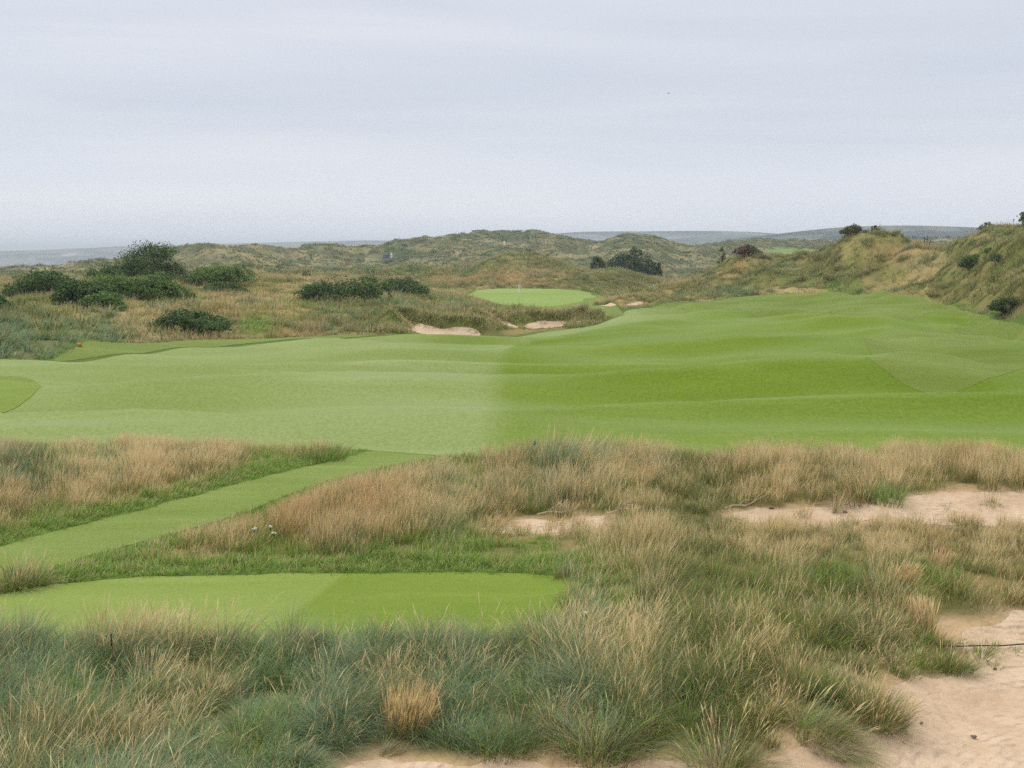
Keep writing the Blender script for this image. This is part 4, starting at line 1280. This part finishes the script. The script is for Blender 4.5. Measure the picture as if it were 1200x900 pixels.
# blue-topped stake in the straw grass before the fairway
x, y = XY(624.5, 25.2, 535)
e = tag(empty('stake', (x, y, tz(x, y))), 'thin stake with faded blue top poking out of the straw grass', 'stake')
tubes('shaft', [([(0, 0, -.1), (.01, 0, .4), (.03, 0, .47)], [.012, .011, .010])], M_TWIG, e)
tubes('top', [([(.03, 0, .46), (.04, 0, .52), (.05, 0, .58)], [.024, .022, .010])], M_BLUE, e)

# dark posts and stalks on the right dune
for px, w_, h_, lab in ((1021.3, .22, .75, 'thin dark post, left one of the pair on the rounded dune crest'), (1024.9, .40, .72, 'thick dark post, right one of the pair on the rounded dune crest')):
    y = crest(px, 140, 190)
    x = float(tan_u(px, 285)[0]) * y
    bm = bmesh.new()
    box(bm, (0, 0, h_ * .5 - .1), (w_, w_ * .8, h_ + .2))
    for v in bm.verts:
        if v.co.z > h_ * .5:
            v.co.x *= .86; v.co.y *= .8; v.co.z += .05 * (1 if v.co.x > 0 else -1)
    o = bm_obj('wooden_post', bm, M_DARKW, bevel=.03)
    zt = EYE - float(tan_u(px, 279.6)[1]) * y
    o.location = (x, y, max(tz(x, y), zt - h_))
    o.location.z = tz(x, y)
    o.scale.z = float(np.clip((zt - o.location.z) / h_, 1., 2.))
    tag(o, lab, 'post')
for i, (px, py, h_) in enumerate(((1082.6, 295.5, .95), (1085.6, 295, 1.05), (1089.0, 294, .6))):
    y = crest(px, 125, 180)
    x = float(tan_u(px, py)[0]) * y
    r = np.random.default_rng(300 + i)
    o = tubes('dead_stalk', [([(0, 0, -.1), (.03, 0, h_ * .5), (.02 + .06 * r.normal(), 0, h_)], [.05, .045, .02]), ([(.03, 0, h_ * .5), (.15, .05, h_ * .75)], [.03, .01])], M_DARKW)
    o.location = (x, y, tz(x, y) + .1)
    tag(o, ('dark dead stalk beside the rusty grass, leftmost of three', 'tallest dark dead stalk, between the other two beside the rusty grass', 'shortest dark dead stalk, rightmost of three beside the rusty grass')[i], 'stalk', 'dead stalks beside the rusty grass')


# distant gull
def bird(px, py, Y):
    u, t = tan_u(px, py)
    bm = bmesh.new()
    ring = []
    for k, (yb, rr) in enumerate(((-.26, .012), (-.2, .045), (-.06, .07), (.08, .055), (.2, .025), (.30, .04), (.34, .01))):
        ring.append([bm.verts.new((rr * math.cos(a), yb, rr * math.sin(a))) for a in np.linspace(0, 2 * np.pi, 8, endpoint=False)])
    for a, b in zip(ring[:-1], ring[1:]):
        for i in range(8):
            bm.faces.new((a[i], a[(i + 1) % 8], b[(i + 1) % 8], b[i]))
    bm.faces.new(ring[0]); bm.faces.new(ring[-1][::-1])
    for s in (-1, 1):
        pr = []
        for q, (dx, dy, dz, ch) in enumerate(((.04, 0, .03, .10), (.25, -.05, .13, .09), (.45, .02, .12, .065), (.66, .14, .05, .012))):
            pr.append([bm.verts.new((s * dx, dy - ch, dz)), bm.verts.new((s * dx, dy, dz + .015)), bm.verts.new((s * dx, dy + ch, dz))])
        for a, b in zip(pr[:-1], pr[1:]):
            for i in range(2):
                bm.faces.new((a[i], a[i + 1], b[i + 1], b[i]))
    o = bm_obj('gull', bm, M_GULL, smooth=True)
    o.location = (float(u) * Y, Y, EYE - float(t) * Y)
    o.rotation_euler = (.1, .25, 1.1)
    return tag(o, 'small grey gull gliding high in the overcast sky', 'bird')


bird(783.5, 109.5, 310)


# white umbel flowers
def umbel(label, px, ptop, Y, h_, seed):
    x = float(tan_u(px, ptop)[0]) * Y
    z0 = tz(x, Y)
    H = max(EYE - float(tan_u(px, ptop)[1]) * Y - z0, .3)
    r = np.random.default_rng(seed)
    e = tag(empty('umbel_flower', (x, Y, z0)), label, 'flower', 'white umbels in the rust grass')
    ch = [([(0, 0, -.03), (.01, .01, H * .5), (0, 0, H * .9)], [.003, .003, .002])]
    heads = []
    for i in range(14):
        a, q = r.uniform(0, 2 * np.pi), math.sqrt(r.random()) * h_
        tip = (q * math.cos(a), q * math.sin(a), H + .02 * r.random())
        ch.append(([(0, 0, H * .9), (tip[0] * .6, tip[1] * .6, H * .96), tip], [.0015, .0012, .001]))
        heads.append((tip[0], tip[1], tip[2] + .01, .015, .015, .008))
    tubes('stem', ch, M_STEMG, e, 5)
    V, F, C = leaf_cloud(heads, 900, .005, (.7, .7, .62), (.85, .85, .8), seed)
    np_mesh('flower_head', V, F, M_LEAF, C, e)


umbel('larger white umbel flower, leftmost of three in the pinkish grass', 298, 621, 17.6, .034, 401)
umbel('small white umbel flower, topmost of three in the pinkish grass', 317, 618.5, 17.8, .022, 402)
umbel('pale white umbel flower, lowest of three in the pinkish grass', 321, 626, 17.5, .028, 403)
umbel('single white umbel flower on the grass mound beside the tee', 686, 722, 13.2, .022, 404)

# dark dock stalk standing up before the tee
x, y = XY(128, 12.3, 720)
z0 = tz(x, y)
r = np.random.default_rng(77)
e = tag(empty('dock_stalk', (x, y, z0)), 'single dark brown dock stalk rising above the grass before the tee', 'plant')
Hd = min(EYE - float(tan_u(128, 706)[1]) * y - z0, .42)
tubes('stem', [([(0, 0, -.05), (.02, 0, Hd * .5), (.01, 0, Hd)], [.006, .005, .003])], M_BARK, e)
V, F, C = leaf_cloud([(.012, 0, Hd * q, .009, .009, .03) for q in (.74, .8, .86, .92, .97)], 500, .005, (.05, .03, .02), (.13, .08, .05), 5)
np_mesh('seed_head', V, F, M_LEAF, C, e)

# cord lying across the sand
cp, cr = [], []
X0, Y0 = ground_at([1098, 1110, 1125, 1140, 1155, 1170, 1185, 1200, 1225], [761, 762, 762.5, 761.8, 761.5, 761.6, 760.8, 759.5, 758], zf=terrain)
for a, b in zip(X0, Y0):
    cp.append((a, b, tz(float(a), float(b)) + .05))
tag(tubes('cord', [(cp, [.008] * len(cp))], M_CORD, None, 6), 'thin dark cord lying across the sand beside the small green sprigs', 'cord')


# bleached driftwood twigs on the sand and in the grass
def twig(label, px, py, ln, rot, seed, kids=3):
    x, y = [float(a[0]) for a in ground_at(px, py, zf=terrain)]
    r = np.random.default_rng(seed)
    ch = [([(-ln * .5, 0, .05), (-ln * .15, .03, .10), (ln * .2, -.03, .10), (ln * .5, .02, .14)], [.014, .012, .010, .004])]
    for i in range(kids):
        q = r.uniform(-.3, .35) * ln
        ch.append(([(q, 0, .10), (q + .12, r.uniform(-.12, .12), .14 + .1 * r.random()), (q + .24, r.uniform(-.2, .2), .16 + .18 * r.random())], [.008, .006, .003]))
    o = tubes('twig', ch, M_TWIG)
    o.location = (x, y, tz(x, y) + .02)
    o.rotation_euler.z = rot
    return tag(o, label, 'twig', 'bleached twigs at the sand edges')


twig('forked pale twig at the left end of the middle sand strip', 866, 600, .55, .2, 501)
twig('pale dead twig lying in the grass between the two sand patches', 735, 605, .75, .35, 502)
twig('pale twig lying along the upper edge of the smaller sand patch', 650, 608, .6, -.1, 503)
twig('slim twig on the sand below the straw grass band', 985, 598, .5, .1, 504, 2)

# stones and clods on the sand
def stone(label, px, py, s, seed):
    x, y = [float(a[0]) for a in ground_at(px, py, zf=terrain)]
    bm = bmesh.new()
    bmesh.ops.create_icosphere(bm, subdivisions=2, radius=s)
    r = np.random.default_rng(seed)
    ph = r.uniform(0, 6, 3)
    for v in bm.verts:
        k = 1 + .25 * math.sin(v.co.x / s * 2.3 + ph[0]) * math.cos(v.co.y / s * 2.1 + ph[1]) + .1 * r.normal()
        v.co = Vector((v.co.x * k * 1.2, v.co.y * k, v.co.z * k * .65))
    o = bm_obj('stone', bm, M_STONE, smooth=True)
    o.location = (x, y, tz(x, y) + .02 + s * .25)
    return tag(o, label, 'stone', 'stones on the sand')


stone('small dark stone on the middle sand strip, near its left end', 904, 597, .035, 601)
stone('small dark stone on the middle sand strip, right of the other', 990, 602, .04, 602)
stone('small dark stone on the near sand, above the raked arcs', 1141, 866, .022, 603)
stone('tiny dark stone on the near sand below the cord', 1166, 786, .02, 604)
stone('tiny dark stone beside the grass tussock on the near sand', 1080, 850, .016, 605)


# ------------------------------------------------------------------ single tussocks and sprigs that stand out
def tussock(name, label, px, py, n, rad, L, mix_, width=.0065, splay=.7, bend=.8, seed=1, lean=.2, segs=5, cat='grass tussock', group=None, Y=None):
    x, y = [float(a[0]) for a in ground_at(px, py, zf=terrain)] if Y is None else XY(px, Y, py)
    w = np.array([mix_], float)
    w /= w.sum()
    if Y is None and y < 15 and name == 'grass_tussock':
        L, rad = L * .74, rad * .9
        width *= .66
        n = int(n * 1.15)
    V, F, C = tuft_blades(np.array([x]), np.array([y]), np.array([n]), np.array([rad]), np.array([L]), w, segs, width, np.array([splay]), np.array([bend]), seed, lean)
    z0 = tz(x, y)
    o = np_mesh(name, V - np.array([x, y, z0]), F, M_GRASS, C)
    o.location = (x, y, z0)
    return tag(o, label, cat, group)


tussock('grass_tussock', 'rounded olive tussock standing out onto the near sand', 1028, 846, 800, .27, .50, (.1, .3, .3, .1, .9, .4), seed=701, splay=.55)
tussock('grass_tussock', 'flopped green and pale tussock at the sand edge, bottom right of the grass', 966, 868, 700, .30, .60, (.5, .7, .2, 0, .7, .6), seed=702, splay=.6, bend=1.3, lean=.75)
tussock('grass_tussock', 'brown rooted flopping tussock at the bottom edge, right of centre', 852, 898, 700, .36, .60, (.4, .5, .1, .1, .6, 1.0), seed=703, splay=.9, bend=1.2, lean=.6)
tussock('grass_tussock', 'blue green fountain tussock at the bottom, centre right', 706, 884, 800, .34, .80, (1.0, .5, 0, 0, .4, .4), seed=704, splay=.7, bend=1.1, lean=.5)
tussock('grass_tussock', 'bright blue green tussock at the bottom edge, beside the small sand patch', 586, 880, 520, .28, .55, (1.2, .5, 0, 0, .2, .2), seed=705, splay=.7, bend=1.0, lean=.4)
tussock('grass_tussock', 'upright orange straw tuft in the middle of the marram', 478, 858, 560, .22, .56, (0, .05, 1.2, 1.0, .1, .3), seed=706, splay=.25, bend=.4)
tussock('grass_tussock', 'dark grey green tussock rising against the tee, left of centre', 355, 770, 800, .26, .85, (1.2, .2, 0, 0, .2, .4), seed=707, splay=.75, bend=.7)
tussock('grass_tussock', 'brown stemmed tussock rising against the tee at the left', 128, 772, 800, .28, .75, (.5, .1, .2, .3, .3, 1.0), seed=708, splay=.7, bend=.7)
tussock('grass_tussock', 'blue green tussock rising against the tee at the far left', 18, 772, 700, .25, .80, (1.2, .1, .1, 0, .2, .3), seed=709, splay=.7, bend=.7)
tussock('grass_tussock', 'silvery flopped tussock before the right half of the tee', 520, 772, 900, .30, .80, (1.2, .1, .0, 0, .2, .8), seed=710, splay=.85, bend=1.1, lean=.35)
tussock('grass_tussock', 'dark olive tussock on the mound, right of centre', 975, 735, 700, .28, .62, (.5, .3, .1, 0, .9, .6), seed=711, splay=.9, bend=1.2)
tussock('grass_tussock', 'purplish dead seed tuft on the mound above the near sand', 1055, 690, 420, .13, .34, (0, .05, .1, .6, .2, 1.0), seed=712, splay=.5, bend=.6)
tussock('grass_tussock', 'second purplish dead tuft on the mound, farther up and right', 1102, 669, 380, .12, .28, (0, .05, .1, .7, .1, 1.0), seed=713, splay=.5, bend=.6)
tussock('grass_tussock', 'upright yellow straw tuft at the edge of the near sand, right side', 1082, 746, 350, .12, .55, (0, .1, 1.6, .3, .3, .1), seed=714, splay=.2, bend=.3)
tussock('grass_tussock', 'low green tussock whose tip reaches onto the near sand', 1118, 786, 500, .20, .40, (.3, .6, .2, 0, .8, .1), seed=715, splay=.6, bend=.6)
for i, (px, py, n, L, lab) in enumerate(((1150, 770, 130, .26, 'largest green sprig on the near sand, crossed by the cord'), (1168, 762, 70, .20, 'green sprig on the near sand right of the largest sprig'), (1191, 766, 30, .14, 'small green sprig on the near sand by the right end of the cord'),
                                         (1171, 783, 26, .12, 'small green sprig on the near sand below the cord'), (1154, 738, 24, .12, 'small green sprig on the near sand above the cord'), (1129, 752, 24, .14, 'thin green sprig at the grass edge above the cord'))):
    tussock('grass_sprig', lab, px, py, n, .13 if n > 60 else .05, L, (.1, 1.2, .05, 0, .5, .2), seed=720 + i, splay=.9, bend=.7, cat='grass sprig', group='green sprigs on the near sand')
for i, (px, py, lab) in enumerate(((1108, 593, 'low weed patch on the middle sand strip, left one'), (1160, 594, 'low weed patch on the middle sand strip, right one'))):
    tussock('weed', lab, px, py, 60, .22, .12, (.1, 1., .1, 0, .5, .2), seed=730 + i, splay=1.2, bend=.5, cat='weed', group='weeds on the middle sand strip', width=.012)
tussock('grass_tussock', 'dark green tussock at the base of the straw band, behind the middle sand strip', 1035, 588, 420, .35, .55, (.5, 1., .1, 0, .5, .1), seed=740, splay=.5, bend=.5, width=.009, segs=4)
tussock('grass_tussock', 'brown flopped tussock at the base of the straw band, behind the middle sand strip', 1000, 589, 420, .35, .55, (0, .1, .6, .8, .5, .6), seed=741, splay=.7, bend=.8, width=.009, segs=4)
tussock('grass_tussock', 'tall blue green tussock standing highest on the straw band before the fairway', 660, 560, 700, .45, .95, (1.4, .2, .4, .1, .2, .2), seed=742, splay=.5, bend=.5, width=.009, segs=4)
tussock('grass_tussock', 'dark overhanging tussock at the left edge beside the tee', 22, 686, 600, .40, .42, (.1, .4, .3, .2, 1., .4), seed=743, splay=.9, bend=1.1, width=.008, segs=4)
tussock('grass_tussock', 'dark green clump at the tip of the left mound beside the mown path', 378, 540, 420, .45, .5, (.2, 1.2, .1, .1, .7, .1), seed=744, splay=.6, bend=.6, width=.009, segs=4)

# ------------------------------------------------------------------ haze
SKY_LIGHT = 0.111
bm = bmesh.new()
box(bm, (0, 4650, 5.5), (15000, 9600, 111))
t = NT('sea haze')
pv = t.n('VolumePrincipled', {'Color': (.78, .88, 1.0), 'Density': .00027, 'Anisotropy': 0.})
t.t.links.new(pv.outputs[0], t.out.inputs['Volume'])
hz = bm_obj('haze', bm, t.m)
tag(hz, 'thin bluish sea haze lying over the whole links', 'haze', kind='stuff')

# ------------------------------------------------------------------ sky, sun, camera
SUN_EL, SUN_AZ = math.radians(48), math.radians(318)          # azimuth from +Y clockwise: ahead and left, behind cloud
wld = bpy.data.worlds.new('World')
S.world = wld
wld.use_nodes = True
nt = wld.node_tree
nt.nodes.clear()
N = lambda typ: nt.nodes.new('ShaderNode' + typ)
sky = N('TexSky')
sky.sky_type = 'NISHITA'
sky.sun_disc = False
sky.sun_elevation, sky.sun_rotation = SUN_EL, SUN_AZ
tc, sep = N('TexCoord'), N('SeparateXYZ')
nt.links.new(tc.outputs['Generated'], sep.inputs[0])
# cloud sheet: stretched towards the horizon like a real layer overhead
mp = N('Mapping')
mp.inputs['Scale'].default_value = (1.0, 1.0, 11.0)
nt.links.new(tc.outputs['Generated'], mp.inputs[0])
nz = N('TexNoise')
nz.inputs['Scale'].default_value = 1.6
nz.inputs['Detail'].default_value = 6
nz.inputs['Roughness'].default_value = .55
nz.inputs['Distortion'].default_value = .35
nt.links.new(mp.outputs[0], nz.inputs['Vector'])
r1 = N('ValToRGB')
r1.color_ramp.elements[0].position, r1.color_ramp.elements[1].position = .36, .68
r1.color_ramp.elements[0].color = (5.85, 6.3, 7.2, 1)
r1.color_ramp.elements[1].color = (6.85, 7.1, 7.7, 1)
nt.links.new(nz.outputs['Fac'], r1.inputs[0])
up = N('MapRange')                                            # sky brightened overhead, out of view, to give the ground more light
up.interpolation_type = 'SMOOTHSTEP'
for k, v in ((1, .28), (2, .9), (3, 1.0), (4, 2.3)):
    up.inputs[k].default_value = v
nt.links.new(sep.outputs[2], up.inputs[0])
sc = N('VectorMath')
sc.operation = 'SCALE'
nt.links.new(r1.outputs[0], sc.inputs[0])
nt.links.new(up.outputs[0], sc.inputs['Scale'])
mx = N('Mix')
mx.data_type = 'RGBA'
mx.inputs[0].default_value = .93
nt.links.new(sky.outputs[0], mx.inputs[6])
low = N('MapRange')                                           # bright strip of sky along the horizon
for k, v in ((1, -.02), (2, .10), (3, 1.22), (4, 1.0)):
    low.inputs[k].default_value = v
nt.links.new(sep.outputs[2], low.inputs[0])
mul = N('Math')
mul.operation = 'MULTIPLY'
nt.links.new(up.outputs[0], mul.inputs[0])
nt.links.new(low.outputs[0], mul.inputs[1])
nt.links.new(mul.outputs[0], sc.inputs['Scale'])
neut = N('Mix')                                              # overhead sky tinted warmer, out of view, so its light is more neutral
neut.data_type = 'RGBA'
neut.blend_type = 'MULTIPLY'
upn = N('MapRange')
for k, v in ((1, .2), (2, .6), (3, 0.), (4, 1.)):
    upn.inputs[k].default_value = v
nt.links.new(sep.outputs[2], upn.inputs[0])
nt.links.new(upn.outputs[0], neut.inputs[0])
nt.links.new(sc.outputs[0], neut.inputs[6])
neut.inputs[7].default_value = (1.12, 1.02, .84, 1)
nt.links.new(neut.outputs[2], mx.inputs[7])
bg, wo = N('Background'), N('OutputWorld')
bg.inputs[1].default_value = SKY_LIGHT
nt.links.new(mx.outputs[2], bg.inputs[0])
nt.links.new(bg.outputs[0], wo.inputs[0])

sl = bpy.data.lights.new('sun', 'SUN')
sl.energy, sl.angle, sl.color = 1.5, math.radians(14), (1., .96, .9)
so = bpy.data.objects.new('sun', sl)
so.rotation_euler = (math.pi / 2 - SUN_EL, 0, math.pi - SUN_AZ)
COL.objects.link(so)

cam = bpy.data.cameras.new('camera')
cam.sensor_width, cam.lens = 36.0, 36.0 * FPX / 1200
cam.clip_start, cam.clip_end = .1, 30000
co = bpy.data.objects.new('camera', cam)
co.location = (0, 0, EYE)
co.rotation_euler = (math.pi / 2 - PITCH, 0, 0)
COL.objects.link(co)
S.camera = co

vs = S.view_settings
vs.view_transform, vs.look, vs.exposure, vs.gamma = 'Standard', 'None', 0.0, 1.0
vs.use_curve_mapping = False
cy = S.cycles
cy.max_bounces, cy.diffuse_bounces, cy.glossy_bounces, cy.transmission_bounces, cy.volume_bounces, cy.transparent_max_bounces = 4, 3, 1, 3, 0, 4
cy.use_denoising = False
cy.denoiser = 'OPENIMAGEDENOISE'
cy.denoising_prefilter = 'NONE'
cy.use_adaptive_sampling = False
cy.sampling_pattern = 'BLUE_NOISE'
cy.caustics_reflective = cy.caustics_refractive = False
